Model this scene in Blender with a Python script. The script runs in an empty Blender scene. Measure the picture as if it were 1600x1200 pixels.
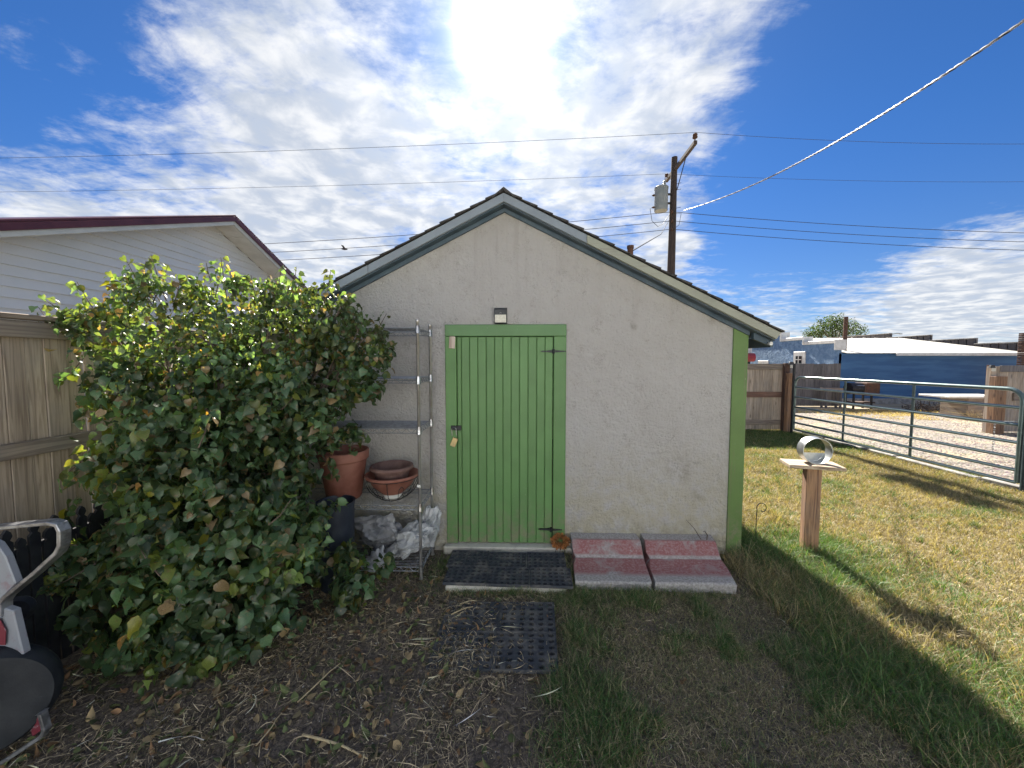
import bpy, math, random
import numpy as np
from mathutils import Vector, Matrix, Quaternion
random.seed(7); rng = np.random.default_rng(11)
S = bpy.context.scene
COL = S.collection
R = math.radians

# ------------------------------------------------------------------ camera
CAM = Vector((0.0, 0.0, 1.75)); PITCH = 3.4; YAW = 1.7; FPX = 600.0
cd = bpy.data.cameras.new('camera'); cam = bpy.data.objects.new('camera', cd); COL.objects.link(cam)
cd.sensor_width = 36.0; cd.lens = 36.0 * FPX / 1600.0; cd.clip_start = 0.03; cd.clip_end = 1500.0
cam.location = CAM; cam.rotation_euler = (R(90 - PITCH), 0, R(YAW))
S.camera = cam
CM = cam.rotation_euler.to_matrix()
def ray(px, py): return (CM @ Vector(((px - 800.0) / FPX, (600.0 - py) / FPX, -1.0)))
FWD = Vector((-math.sin(R(YAW)), math.cos(R(YAW)), 0))
def atY(px, py, Y): r = ray(px, py); return CAM + r * ((Y - CAM.y) / r.y)
def atX(px, py, X): r = ray(px, py); return CAM + r * ((X - CAM.x) / r.x)
def atZ(px, py, Z=0.0): r = ray(px, py); return CAM + r * ((Z - CAM.z) / r.z)
def atD(px, py, d): r = ray(px, py); return CAM + r * (d / r.dot(FWD))

# ------------------------------------------------------------------ light
SUN = ray(783, 46).normalized()
SUN_EL = math.asin(SUN.z); SUN_AZ = math.atan2(SUN.x, SUN.y)
sl = bpy.data.lights.new('sun', 'SUN'); sl.energy = 4.8; sl.angle = R(0.53); sl.color = (1.0, 0.93, 0.82)
so = bpy.data.objects.new('sun', sl); COL.objects.link(so); so.location = (0, 30, 30)
so.rotation_euler = (-SUN).to_track_quat('-Z', 'Y').to_euler()
S.view_settings.view_transform = 'Standard'; S.view_settings.look = 'None'
S.view_settings.exposure = 1.84; S.view_settings.gamma = 1.0; S.view_settings.use_curve_mapping = False
S.cycles.max_bounces = 8; S.cycles.diffuse_bounces = 4; S.cycles.transparent_max_bounces = 8

W = bpy.data.worlds.new('World'); S.world = W; W.use_nodes = True
nt = W.node_tree; nt.nodes.clear()
def N(t, typ, **k):
    n = t.nodes.new(typ)
    for a, b in k.items(): setattr(n, a, b)
    return n
def L(t, a, b): t.links.new(a, b)
def M(t, op, a, b=None, c=None, clamp=False):
    n = N(t, 'ShaderNodeMath', operation=op); n.use_clamp = clamp
    for i, v in enumerate((a, b, c)):
        if v is None: continue
        if isinstance(v, (int, float)): n.inputs[i].default_value = v
        else: L(t, v, n.inputs[i])
    return n.outputs[0]
def V(t, op, a, b=None):
    n = N(t, 'ShaderNodeVectorMath', operation=op)
    for i, v in enumerate((a, b)):
        if v is None: continue
        if isinstance(v, (tuple, list, Vector)): n.inputs[i].default_value = tuple(v)
        else: L(t, v, n.inputs[i])
    return n.outputs['Value'] if op in ('DOT_PRODUCT', 'LENGTH') else n.outputs[0]
def MR(t, v, a, b, c=0.0, d=1.0, smooth=True):
    n = N(t, 'ShaderNodeMapRange'); n.interpolation_type = 'SMOOTHSTEP' if smooth else 'LINEAR'
    L(t, v, n.inputs['Value'])
    for k, x in zip(('From Min', 'From Max', 'To Min', 'To Max'), (a, b, c, d)): n.inputs[k].default_value = x
    return n.outputs[0]
def MIX(t, f, a, b, blend='MIX'):
    n = N(t, 'ShaderNodeMix', data_type='RGBA', blend_type=blend)
    if isinstance(f, (int, float)): n.inputs[0].default_value = f
    else: L(t, f, n.inputs[0])
    for i, v in ((6, a), (7, b)):
        if isinstance(v, (tuple, list)): n.inputs[i].default_value = (*v[:3], 1)
        else: L(t, v, n.inputs[i])
    return n.outputs[2]
def NOISE(t, vec, scale, detail=4, rough=0.55, dist=0.0, out=0):
    n = N(t, 'ShaderNodeTexNoise'); n.inputs['Scale'].default_value = scale; n.inputs['Detail'].default_value = detail
    n.inputs['Roughness'].default_value = rough; n.inputs['Distortion'].default_value = dist
    if vec is not None: L(t, vec, n.inputs['Vector'])
    return n.outputs[out]

tc = N(nt, 'ShaderNodeTexCoord'); D = V(nt, 'NORMALIZE', tc.outputs['Generated'])
sky = N(nt, 'ShaderNodeTexSky', sky_type='NISHITA'); sky.sun_disc = False
sky.sun_elevation = SUN_EL; sky.sun_rotation = SUN_AZ; sky.air_density = 1.0; sky.dust_density = 0.6; sky.ozone_density = 3.0; sky.altitude = 1400
SKYK = 0.060
sep = N(nt, 'ShaderNodeSeparateXYZ'); L(nt, D, sep.inputs[0])
skyc = MIX(nt, 1.0, sky.outputs[0], MIX(nt, MR(nt, sep.outputs[2], 0.0, 0.45), (0.26, 0.34, 0.46), (0.175, 0.36, 0.58)), 'MULTIPLY')
skyv = V(nt, 'SCALE', skyc); skyv.node.inputs['Scale'].default_value = SKYK
# cloud layer projected on a plane high above the yard
z = M(nt, 'MAXIMUM', M(nt, 'ADD', sep.outputs[2], 0.10), 0.03)
comb = N(nt, 'ShaderNodeCombineXYZ')
L(nt, M(nt, 'DIVIDE', sep.outputs[0], z), comb.inputs[0]); L(nt, M(nt, 'DIVIDE', sep.outputs[1], z), comb.inputs[1])
P = comb.outputs[0]
mp = N(nt, 'ShaderNodeMapping'); mp.inputs['Rotation'].default_value = (0, 0, R(-35)); mp.inputs['Scale'].default_value = (0.75, 1.5, 1); L(nt, P, mp.inputs[0])
n_big = NOISE(nt, P, 0.9, 3, 0.5)
n_mid = NOISE(nt, mp.outputs[0], 2.6, 10, 0.66, 0.5)
n_puf = NOISE(nt, P, 11.0, 7, 0.62, 0.25)
cen = lambda n, k: M(nt, 'MULTIPLY', M(nt, 'SUBTRACT', n, 0.5), k)
cov = M(nt, 'ADD', M(nt, 'ADD', cen(n_mid, 2.5), cen(n_puf, 1.3)), M(nt, 'ADD', cen(n_big, 0.9), 0.20))
# where the cloud field is thick and where it opens to blue
for (px, py, rad, w) in [(220, 270, 19, .42), (480, 260, 20, .42), (720, 300, 18, .30), (980, 260, 13, .32), (340, 340, 14, .2), (480, 110, 15, .10), (850, 60, 13, .22), (1000, 100, 11, .16), (1170, 100, 12, .22),
                         (1400, 260, 19, -.75), (1540, 140, 17, -.45), (1230, 320, 9, -.45), (1420, 50, 12, -.25), (60, 60, 14, -.75), (110, 110, 9, -.3), (640, 40, 8, -.25), (1500, 440, 7, .75), (1400, 470, 6, .55), (1250, 480, 6, .6), (1580, 400, 6, .5), (1560, 500, 7, .4),
                         (1040, 385, 4, .5)]:
    c = ray(px, py).normalized()
    dt = V(nt, 'DOT_PRODUCT', D, tuple(c))
    cov = M(nt, 'ADD', cov, MR(nt, dt, math.cos(R(rad * 1.25)), 1.0, 0.0, w))
cm = MR(nt, cov, -0.18, 0.95)
sd = V(nt, 'DOT_PRODUCT', D, tuple(SUN))
shade = NOISE(nt, P, 6.0, 7, 0.55, 0.3)
thick = MR(nt, cov, 0.2, 1.0, 0.0, 1.0)
clb = MR(nt, M(nt, 'ADD', shade, M(nt, 'MULTIPLY', thick, -0.06)), 0.33, 0.62, 0.205, 0.285)
near = MR(nt, sd, 0.90, 1.0, 0.0, 0.04)
clb = M(nt, 'ADD', clb, near)
ccol = V(nt, 'SCALE', MIX(nt, MR(nt, shade, .3, .7), (0.80, 0.90, 1.06), (1.0, 1.0, 0.99))); L(nt, clb, ccol.node.inputs['Scale'])
skymix = MIX(nt, M(nt, 'MULTIPLY', cm, 0.92), skyv, ccol)
# the sun seen through thin cloud, and the glow round it
acos = M(nt, 'ARCCOSINE', M(nt, 'MINIMUM', sd, 1.0))
halo = M(nt, 'MULTIPLY', M(nt, 'EXPONENT', M(nt, 'MULTIPLY', acos, -10.0)), .34)
core = M(nt, 'MULTIPLY', M(nt, 'EXPONENT', M(nt, 'MULTIPLY', M(nt, 'POWER', M(nt, 'DIVIDE', acos, R(2.9)), 2.0), -1.0)), 3.0)
glow = V(nt, 'SCALE', (1, 1, 1)); glow.node.inputs[0].default_value = (1.0, 0.97, 0.9); L(nt, M(nt, 'ADD', halo, core), glow.node.inputs['Scale'])
tot = V(nt, 'ADD', skymix, glow)
bg = N(nt, 'ShaderNodeBackground'); bg.inputs['Strength'].default_value = 1.0; L(nt, tot, bg.inputs[0])
wo = N(nt, 'ShaderNodeOutputWorld'); L(nt, bg.outputs[0], wo.inputs[0])
W.cycles.sampling_method = 'MANUAL'; W.cycles.sample_map_resolution = 1024

# ------------------------------------------------------------------ materials
def pos(t, scale=(1, 1, 1), obj=False):
    if obj:
        v = N(t, 'ShaderNodeTexCoord').outputs['Object']
    else: v = N(t, 'ShaderNodeNewGeometry').outputs['Position']
    m = N(t, 'ShaderNodeMapping'); m.inputs['Scale'].default_value = scale; L(t, v, m.inputs[0]); return m.outputs[0]
def newmat(name):
    m = bpy.data.materials.new(name); m.use_nodes = True; t = m.node_tree; t.nodes.clear()
    b = N(t, 'ShaderNodeBsdfPrincipled'); o = N(t, 'ShaderNodeOutputMaterial'); L(t, b.outputs[0], o.inputs[0])
    return m, t, b
def setc(t, b, v):
    if isinstance(v, (tuple, list)): b.inputs['Base Color'].default_value = (*v[:3], 1)
    else: L(t, v, b.inputs['Base Color'])
def bump(t, b, h, strength=0.5, dist=0.005):
    n = N(t, 'ShaderNodeBump'); n.inputs['Strength'].default_value = strength; n.inputs['Distance'].default_value = dist
    L(t, h, n.inputs['Height']); L(t, n.outputs[0], b.inputs['Normal']); return n
def simple(name, c1, c2=None, scale=6, rough=0.6, metal=0.0, bs=0.0, bscale=60, stretch=(1, 1, 1), thr=(0.35, 0.65), vary=0.0, obj=False):
    m, t, b = newmat(name); p = pos(t, stretch, obj)
    c = c1
    if c2: c = MIX(t, MR(t, NOISE(t, p, scale, 6, .62), *thr), c1, c2)
    if vary:
        oi = N(t, 'ShaderNodeObjectInfo').outputs['Random']
        hs = N(t, 'ShaderNodeHueSaturation'); L(t, MR(t, oi, 0, 1, 1 - vary, 1 + vary, False), hs.inputs['Value'])
        L(t, MR(t, oi, 0, 1, 1.15, .8, False), hs.inputs['Saturation'])
        if isinstance(c, tuple): hs.inputs['Color'].default_value = (*c[:3], 1)
        else: L(t, c, hs.inputs['Color'])
        c = hs.outputs[0]
    setc(t, b, c); b.inputs['Roughness'].default_value = rough; b.inputs['Metallic'].default_value = metal
    if bs: bump(t, b, NOISE(t, p, bscale, 5, .6), bs, .004)
    return m
def wood(name, base, dark, axis=2, vary=.18, grain=1.0, weather=0.5, paint=None, paintwear=0.3, rough=.8):
    m, t, b = newmat(name); s = [38, 38, 38]; s[axis] = 1.6
    oi = N(t, 'ShaderNodeObjectInfo').outputs['Random']
    gp = N(t, 'ShaderNodeNewGeometry').outputs['Position']
    off = N(t, 'ShaderNodeVectorMath', operation='ADD'); L(t, gp, off.inputs[0])
    cx = N(t, 'ShaderNodeCombineXYZ')
    for i in range(3): L(t, M(t, 'MULTIPLY', oi, 7.0 + i * 3), cx.inputs[i])
    L(t, cx.outputs[0], off.inputs[1])
    mp = N(t, 'ShaderNodeMapping'); mp.inputs['Scale'].default_value = s; L(t, off.outputs[0], mp.inputs[0])
    g = NOISE(t, mp.outputs[0], 1.0, 7, .6, 1.4)
    s2 = [9, 9, 9]; s2[axis] = 3.2
    mp2 = N(t, 'ShaderNodeMapping'); mp2.inputs['Scale'].default_value = s2; L(t, off.outputs[0], mp2.inputs[0])
    k = N(t, 'ShaderNodeTexVoronoi'); k.inputs['Scale'].default_value = .62; L(t, mp2.outputs[0], k.inputs['Vector'])
    knot = MR(t, k.outputs['Distance'], 0.05, 0.16, .75, 0)
    w = NOISE(t, off.outputs[0], 3.0, 4, .6)
    c = MIX(t, MR(t, g, .38, .68, 0, grain), base, dark)
    c = MIX(t, knot, c, tuple(x * .45 for x in dark))
    c = MIX(t, MR(t, w, .42, .75, 0, weather), c, tuple((sum(base) / 3) * k2 for k2 in (.62, .60, .58)))
    if paint:
        pm = MR(t, NOISE(t, mp.outputs[0], .8, 8, .7, .6), .70 - paintwear * .12, .74)
        pv = MIX(t, MR(t, w, .3, .75), paint, tuple(x * .8 for x in paint))
        c = MIX(t, pm, pv, MIX(t, g, dark, base))
        sx_ = N(t, 'ShaderNodeSeparateXYZ'); L(t, gp, sx_.inputs[0])
        dn_ = NOISE(t, gp, 16, 6, .7); chips = MR(t, NOISE(t, gp, 70, 3, .6), .70, .73)
        if axis == 2:
            c = MIX(t, M(t, 'MULTIPLY', MR(t, sx_.outputs[2], .55, .05, 0, .8), MR(t, dn_, .42, .62)), c, (.20, .17, .12))
        c = MIX(t, M(t, 'MULTIPLY', chips, MR(t, w, .4, .6, .0, .7)), c, (.30, .36, .26))
        c = MIX(t, MR(t, dn_, .55, .8, 0, .15), c, (.25, .32, .22))
    hs = N(t, 'ShaderNodeHueSaturation'); L(t, MR(t, oi, 0, 1, 1 - vary, 1 + vary, False), hs.inputs['Value']); L(t, c, hs.inputs['Color'])
    setc(t, b, hs.outputs[0]); b.inputs['Roughness'].default_value = rough
    bump(t, b, g, .35, .002)
    return m

MAT = {}
MAT['oldwood'] = wood('fence_wood', (.50, .41, .32), (.26, .20, .15))
MAT['palewood'] = wood('pale_raw_wood', (.66, .56, .48), (.40, .30, .24), weather=.1)
MAT['oldwood_h'] = wood('fence_rail_wood', (.36, .30, .24), (.17, .13, .10), axis=1)
MAT['oldwood_x'] = wood('fence_rail_wood_across', (.36, .29, .23), (.17, .13, .10), axis=0)
MAT['greywood'] = wood('grey_weathered_wood', (.17, .16, .16), (.08, .075, .08))
MAT['cedar'] = wood('cedar_post_wood', (.36, .21, .115), (.13, .065, .04), weather=.35, vary=.1)
MAT['brownpost'] = wood('brown_post_wood', (.12, .065, .045), (.05, .03, .025))
MAT['redrail'] = wood('reddish_rail_wood', (.24, .13, .09), (.11, .06, .045), axis=0)
MAT['boardtop'] = wood('board_top_wood', (.50, .40, .29), (.25, .18, .12), axis=0)
MAT['green'] = wood('green_painted_wood', (.25, .2, .15), (.08, .05, .03), paint=(.108, .235, .075), paintwear=.5, vary=.05, rough=.5)
MAT['green_x'] = wood('green_painted_wood_across', (.25, .2, .15), (.08, .05, .03), axis=0, paint=(.108, .232, .085), paintwear=.2, vary=.04, rough=.5)
MAT['green_side'] = wood('green_corner_board_paint', (.25, .2, .15), (.08, .05, .03), paint=(.11, .20, .05), paintwear=1.0, vary=.06, rough=.55)
MAT['barge'] = wood('pale_weathered_barge_paint', (.3, .28, .24), (.16, .14, .12), axis=0, paint=(.24, .28, .32), paintwear=1.2, vary=.08, rough=.6)
MAT['barge_y'] = wood('yellowed_barge_paint', (.3, .28, .24), (.16, .14, .12), axis=0, paint=(.30, .31, .25), paintwear=1.2, vary=.05, rough=.6)
MAT['soffit'] = simple('teal_soffit_paint', (.042, .075, .105), (.07, .105, .135), 5, .6, bs=.2, vary=.05)
MAT['shingle'] = simple('dark_asphalt_shingle', (.035, .033, .033), (.07, .065, .06), 40, .95, bs=.6, bscale=160, vary=.25)
MAT['steel'] = simple('chromed_steel_wire', (.55, .56, .58), (.25, .24, .24), 25, .32, 1.0)
MAT['steelpost'] = simple('chromed_steel_post', (.60, .60, .62), (.45, .42, .40), 5, .38, .9)
MAT['wire'] = simple('dull_shelf_wire', (.46, .48, .52), (.30, .31, .33), 30, .4, .6)
MAT['black'] = simple('black_painted_iron', (.012, .013, .016), (.03, .03, .035), 20, .45, .3, bs=.1)
MAT['blackplastic'] = simple('black_plastic', (.012, .014, .02), (.03, .033, .04), 9, .5)
MAT['darkpot'] = simple('dark_blue_black_plastic', (.012, .018, .032), (.028, .036, .052), 7, .5, bs=.1)
MAT['rubber'] = simple('dusty_black_rubber', (.038, .044, .056), (.12, .115, .11), 9, .8, bs=.3, bscale=90, thr=(.42, .66))
MAT['terracotta'] = simple('terracotta_pot', (.20, .068, .045), (.29, .125, .09), 5, .7, bs=.12, bscale=90)
MAT['terrarim'] = simple('terracotta_rim', (.40, .135, .08), (.5, .22, .15), 8, .65)
MAT['brownpot'] = simple('brown_clay_pot', (.10, .05, .045), (.20, .12, .10), 7, .75, bs=.2, bscale=60)
MAT['bag'] = simple('crumpled_white_plastic', (.44, .45, .46), (.24, .25, .26), 9, .35, bs=.8, bscale=30, thr=(.42, .62))
MAT['bag_grey'] = simple('crumpled_grey_plastic', (.18, .19, .21), (.34, .34, .35), 8, .4, bs=.35, bscale=25)
MAT['brass'] = simple('brass_padlock', (.52, .40, .20), (.38, .30, .17), 30, .42, .7)
MAT['lens'] = simple('pale_lamp_lens', (.52, .50, .42), (.62, .60, .52), 60, .3)
MAT['white'] = simple('white_paint', (.74, .74, .72), (.6, .6, .57), 6, .5, bs=.05)
MAT['whiteroof'] = simple('white_sheet_roof', (.60, .59, .55), (.42, .40, .36), 3, .55, bs=.1, stretch=(3, .5, 1))
MAT['housepale'] = simple('pale_blue_grey_house_siding', (.68, .75, .82), (.61, .68, .75), 2, .6)
MAT['maroon'] = simple('maroon_metal_roof', (.070, .014, .020), (.10, .024, .030), 4, .4, .2)
MAT['fascia'] = simple('pale_fascia_paint', (.50, .53, .51), (.44, .47, .45), 5, .5)
MAT['soffitpanel'] = simple('pale_soffit_panel', (.46, .46, .42), (.54, .54, .5), 5, .5)
MAT['blue'] = simple('deep_blue_wall_paint', (.030, .112, .27), (.05, .155, .33), 1.6, .6, bs=.35, bscale=9, stretch=(.35, 1, 3), thr=(.42, .6))
MAT['galv'] = simple('galvanised_steel', (.50, .52, .53), (.36, .38, .39), 16, .38, .85)
MAT['gate'] = simple('blue_green_gate_paint', (.12, .175, .175), (.16, .21, .21), 14, .32, .4)
MAT['gatepost'] = simple('dark_gate_post_paint', (.02, .035, .045), (.04, .06, .07), 14, .45, .25)
MAT['polewood'] = wood('utility_pole_wood', (.075, .052, .04), (.035, .026, .02))
MAT['tank'] = simple('grey_transformer_paint', (.21, .24, .24), (.27, .29, .28), 5, .45)
MAT['cable'] = simple('dark_cable', (.03, .03, .035), None, 5, .6)
MAT['bright'] = simple('bare_aluminium_strand', (.34, .34, .35), (.24, .24, .25), 20, .5, .3)
MAT['rust'] = simple('rusty_iron', (.13, .06, .035), (.07, .045, .035), 14, .8, .2, bs=.3)
MAT['red'] = simple('faded_red_paint', (.38, .03, .045), (.26, .05, .06), 9, .5)
MAT['dullred'] = simple('worn_dark_red_paint', (.15, .02, .035), (.30, .26, .29), 24, .5, thr=(.52, .6))
MAT['panelwhite'] = simple('scratched_white_panel', (.25, .27, .31), (.22, .17, .2), 26, .5, .15, thr=(.5, .75))
MAT['alu'] = simple('scuffed_aluminium', (.40, .41, .43), (.17, .17, .18), 18, .4, .75, bs=.15)
MAT['tyre'] = simple('black_tyre_rubber', (.008, .011, .016), (.018, .021, .026), 10, .65, bs=.2, bscale=120)
MAT['branch'] = simple('grey_brown_bark', (.10, .075, .06), (.17, .13, .10), 30, .9, bs=.4, stretch=(1, 1, .3))
MAT['straw'] = simple('pale_dry_stalk', (.52, .43, .26), (.36, .28, .16), 30, .8)
MAT['glass'] = simple('dark_window_glass', (.03, .04, .045), None, 5, .08)
MAT['concrete'] = simple('grey_concrete', (.36, .35, .33), (.22, .21, .20), 6, .9, bs=.5, bscale=70)
MAT['paleconc'] = simple('pale_painted_concrete', (.58, .55, .48), (.30, .28, .25), 9, .9, bs=.5, bscale=60, thr=(.45, .75))
MAT['birdgrey'] = simple('dark_bird_feathers', (.03, .03, .035), None, 5, .8)

def stucco():
    m, t, b = newmat('cream_stucco'); p = pos(t)
    n1 = NOISE(t, p, 52, 7, .68, .25); n2 = NOISE(t, p, 130, 4, .65)
    v = N(t, 'ShaderNodeTexVoronoi', feature='SMOOTH_F1'); v.inputs['Scale'].default_value = 70; L(t, p, v.inputs['Vector'])
    h = M(t, 'ADD', M(t, 'ADD', M(t, 'MULTIPLY', n1, 1.6), M(t, 'MULTIPLY', n2, .5)), M(t, 'MULTIPLY', NOISE(t, p, 17, 3, .5), 1.2))
    big = NOISE(t, p, 1.6, 6, .6); fl = NOISE(t, p, 7, 8, .7)
    sx = N(t, 'ShaderNodeSeparateXYZ'); L(t, p, sx.inputs[0]); zz = sx.outputs[2]
    c = MIX(t, MR(t, big, .35, .7), (.83, .80, .77), (.77, .735, .70))
    # yellowed dust splashed up near the ground
    c = MIX(t, M(t, 'MULTIPLY', MR(t, zz, 1.25, .05), MR(t, fl, .3, .62)), c, (.76, .70, .52))
    # rain streaks running down from the verge and a dirty band at the foot
    st_ = NOISE(t, pos(t, (9, 1, .5)), 1.6, 6, .65); mask = MR(t, zz, 1.5, 3.0)
    c = MIX(t, M(t, 'MULTIPLY', M(t, 'MULTIPLY', MR(t, st_, .50, .72), mask), .20), c, (.42, .36, .31))
    c = MIX(t, M(t, 'MULTIPLY', MR(t, zz, .40, .08), MR(t, NOISE(t, p, 11, 7, .7), .40, .60, 0, .55)), c, (.42, .36, .25))
    # grime in the pits of the render
    c = MIX(t, M(t, 'MULTIPLY', MR(t, fl, .50, .74), MR(t, n2, .46, .60, 0, .6)), c, (.36, .30, .24))
    pit = M(t, 'MULTIPLY', MR(t, n1, .40, .27), .45); c = MIX(t, pit, c, (.34, .29, .25))
    # a few smudges with shapes of their own
    for (px, py, rad, am) in [(1060, 735, .17, .55), (1090, 770, .11, .35), (1085, 855, .10, .4), (715, 412, .035, .5), (785, 325, .16, .3), (990, 510, .05, .5), (1000, 360+30, .12, .25), (1120, 500, .10, .35)]:
        q = atY(px, py, 3.45)
        dd = V(t, 'DISTANCE', p, tuple(q)) if False else None
        dn = N(t, 'ShaderNodeVectorMath', operation='DISTANCE'); L(t, p, dn.inputs[0]); dn.inputs[1].default_value = tuple(q)
        c = MIX(t, M(t, 'MULTIPLY', MR(t, dn.outputs['Value'], rad, rad * .15, 0, am), MR(t, fl, .38, .6)), c, (.33, .28, .21))
    # hairline cracks
    vc = N(t, 'ShaderNodeTexVoronoi', feature='DISTANCE_TO_EDGE'); vc.inputs['Scale'].default_value = 1.3
    wv = N(t, 'ShaderNodeVectorMath', operation='ADD'); L(t, p, wv.inputs[0]); L(t, V(t, 'SCALE', NOISE(t, p, 5, 5, .6, 0, 1)), wv.inputs[1]); wv.inputs[1].links[0].from_node.inputs['Scale'].default_value = .35
    L(t, wv.outputs[0], vc.inputs['Vector'])
    crack = M(t, 'MULTIPLY', MR(t, vc.outputs['Distance'], .0045, .0, 0, .55), MR(t, big, .5, .6))
    c = MIX(t, crack, c, (.25, .21, .18))
    setc(t, b, c); b.inputs['Roughness'].default_value = .92
    bump(t, b, h, 1.0, .042)
    return m
MAT['stucco'] = stucco()
def siding():
    m, t, b = newmat('pale_vinyl_siding'); p = pos(t, (1, 1, 30))
    c = MIX(t, MR(t, NOISE(t, pos(t), 1.2, 5, .6), .3, .7), (.56, .60, .61), (.64, .66, .66))
    setc(t, b, c); b.inputs['Roughness'].default_value = .5; bump(t, b, NOISE(t, pos(t, (1, 3, 60)), 6, 4), .12, .002); return m
MAT['siding'] = siding()
def bluestucco():
    m, t, b = newmat('light_blue_render'); p = pos(t)
    n = NOISE(t, p, 5, 7, .65, .8)
    c = MIX(t, MR(t, n, .35, .68), (.10, .19, .34), (.19, .31, .48))
    setc(t, b, c); b.inputs['Roughness'].default_value = .8; bump(t, b, n, .9, .05); return m
MAT['bluestucco'] = bluestucco()
def slabmat():
    m, t, b = newmat('red_painted_worn_concrete'); p = pos(t)
    n = NOISE(t, p, 5, 8, .68, .5); f = NOISE(t, p, 60, 4, .6)
    sx = N(t, 'ShaderNodeSeparateXYZ'); L(t, p, sx.inputs[0])
    grey = MIX(t, MR(t, f, .35, .65), (.42, .40, .38), (.27, .25, .24))
    red = MIX(t, MR(t, f, .4, .7), (.28, .105, .105), (.36, .23, .22))
    y = sx.outputs[1]
    ga = M(t, 'MULTIPLY', MR(t, y, 2.93, 3.0), MR(t, y, 3.36, 3.32))      # front and back edges stayed bare
    gb = MR(t, y, 3.175, 3.19, 0, 1); gc = MR(t, y, 3.222, 3.205, 0, 1)        # a bare strip along the bend
    bend = M(t, 'SUBTRACT', 1.0, M(t, 'MULTIPLY', M(t, 'MULTIPLY', gb, gc), .85))
    k = M(t, 'MULTIPLY', M(t, 'MULTIPLY', ga, bend), MR(t, n, .30, .50))
    wn = MR(t, NOISE(t, p, 22, 5, .7), .62, .7, 1, .3)
    k = M(t, 'MULTIPLY', k, wn)
    setc(t, b, MIX(t, k, grey, red)); b.inputs['Roughness'].default_value = .85
    bump(t, b, M(t, 'ADD', n, M(t, 'MULTIPLY', f, .5)), .6, .006); return m
MAT['slab'] = slabmat()
def soil():
    m, t, b = newmat('bare_soil_and_thatch'); p = pos(t)
    a = NOISE(t, p, 2.2, 7, .65); f = NOISE(t, p, 38, 7, .7, .6); g = NOISE(t, p, 150, 3, .6)
    c = MIX(t, MR(t, f, .35, .68), (.070, .057, .047), (.22, .175, .135))
    sx = N(t, 'ShaderNodeSeparateXYZ'); L(t, p, sx.inputs[0])
    lawn = MR(t, M(t, 'ADD', sx.outputs[0], M(t, 'MULTIPLY', a, .8)), 1.9, 2.9)
    th = MIX(t, MR(t, f, .3, .7), (.13, .10, .05), (.26, .21, .10))
    c = MIX(t, lawn, c, th)
    far = MR(t, M(t, 'ADD', sx.outputs[0], M(t, 'MULTIPLY', a, .3)), 6.9, 7.0)
    c = MIX(t, far, c, MIX(t, MR(t, NOISE(t, p, 1.1, 6, .7), .4, .65), (.44, .36, .27), (.34, .28, .17)))
    back = MR(t, M(t, 'ADD', sx.outputs[1], M(t, 'MULTIPLY', a, .8)), -.2, -.9)      # unseen dry lawn behind the camera, paled to bounce sun onto the wall
    c = MIX(t, back, c, MIX(t, MR(t, f, .3, .7), (.30, .25, .15), (.42, .36, .23)))
    setc(t, b, c); b.inputs['Roughness'].default_value = .95
    bump(t, b, M(t, 'ADD', f, M(t, 'MULTIPLY', g, .35)), .8, .02); return m
MAT['soil'] = soil()
def gravelmat(name, pebble):
    m, t, b = newmat(name); p = pos(t)
    v = N(t, 'ShaderNodeTexVoronoi'); v.inputs['Scale'].default_value = 24; L(t, p, v.inputs['Vector'])
    r = N(t, 'ShaderNodeSeparateColor'); L(t, v.outputs['Color'], r.inputs[0])
    c = MIX(t, r.outputs[0], (.155, .135, .115), (.31, .28, .24))
    c = MIX(t, MR(t, NOISE(t, p, .9, 6, .7), .48, .66, 0, .8), c, (.40, .33, .20))
    setc(t, b, c); b.inputs['Roughness'].default_value = .9
    bump(t, b, M(t, 'SUBTRACT', 1.0, v.outputs['Distance']), .9, .03); return m
MAT['gravel'] = gravelmat('pinkish_gravel', 0)
def attrmat(name, trans=.35, rough=.6, tcol=1.6, blot=False):
    m = bpy.data.materials.new(name); m.use_nodes = True; t = m.node_tree; t.nodes.clear()
    a = N(t, 'ShaderNodeAttribute'); a.attribute_name = 'tint'
    b = N(t, 'ShaderNodeBsdfPrincipled'); b.inputs['Roughness'].default_value = rough
    c = a.outputs['Color']
    if blot:
        p = pos(t); n = NOISE(t, p, 42, 5, .6)
        c = MIX(t, MR(t, n, .565, .66, 0, .75), c, (.22, .15, .075))
        c = MIX(t, MR(t, NOISE(t, p, 260, 2), .3, .7, 0, .35), c, (.02, .03, .015))
    L(t, c, b.inputs['Base Color'])
    tr = N(t, 'ShaderNodeBsdfTranslucent')
    s = V(t, 'MULTIPLY', c, (tcol * 1.35, tcol * 1.3, tcol * .45)); L(t, s, tr.inputs['Color'])
    mx = N(t, 'ShaderNodeMixShader'); mx.inputs[0].default_value = trans
    L(t, b.outputs[0], mx.inputs[1]); L(t, tr.outputs[0], mx.inputs[2])
    o = N(t, 'ShaderNodeOutputMaterial'); L(t, mx.outputs[0], o.inputs[0]); return m
MAT['grass'] = attrmat('grass_blades', .30, .55, 1.3)
MAT['litter'] = attrmat('dry_litter', .12, .8, 1.0)
MAT['leaf'] = attrmat('shrub_leaves', .36, .36, 1.9, blot=True)
MAT['pebble'] = attrmat('loose_pebbles', 0.0, .9)

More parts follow.
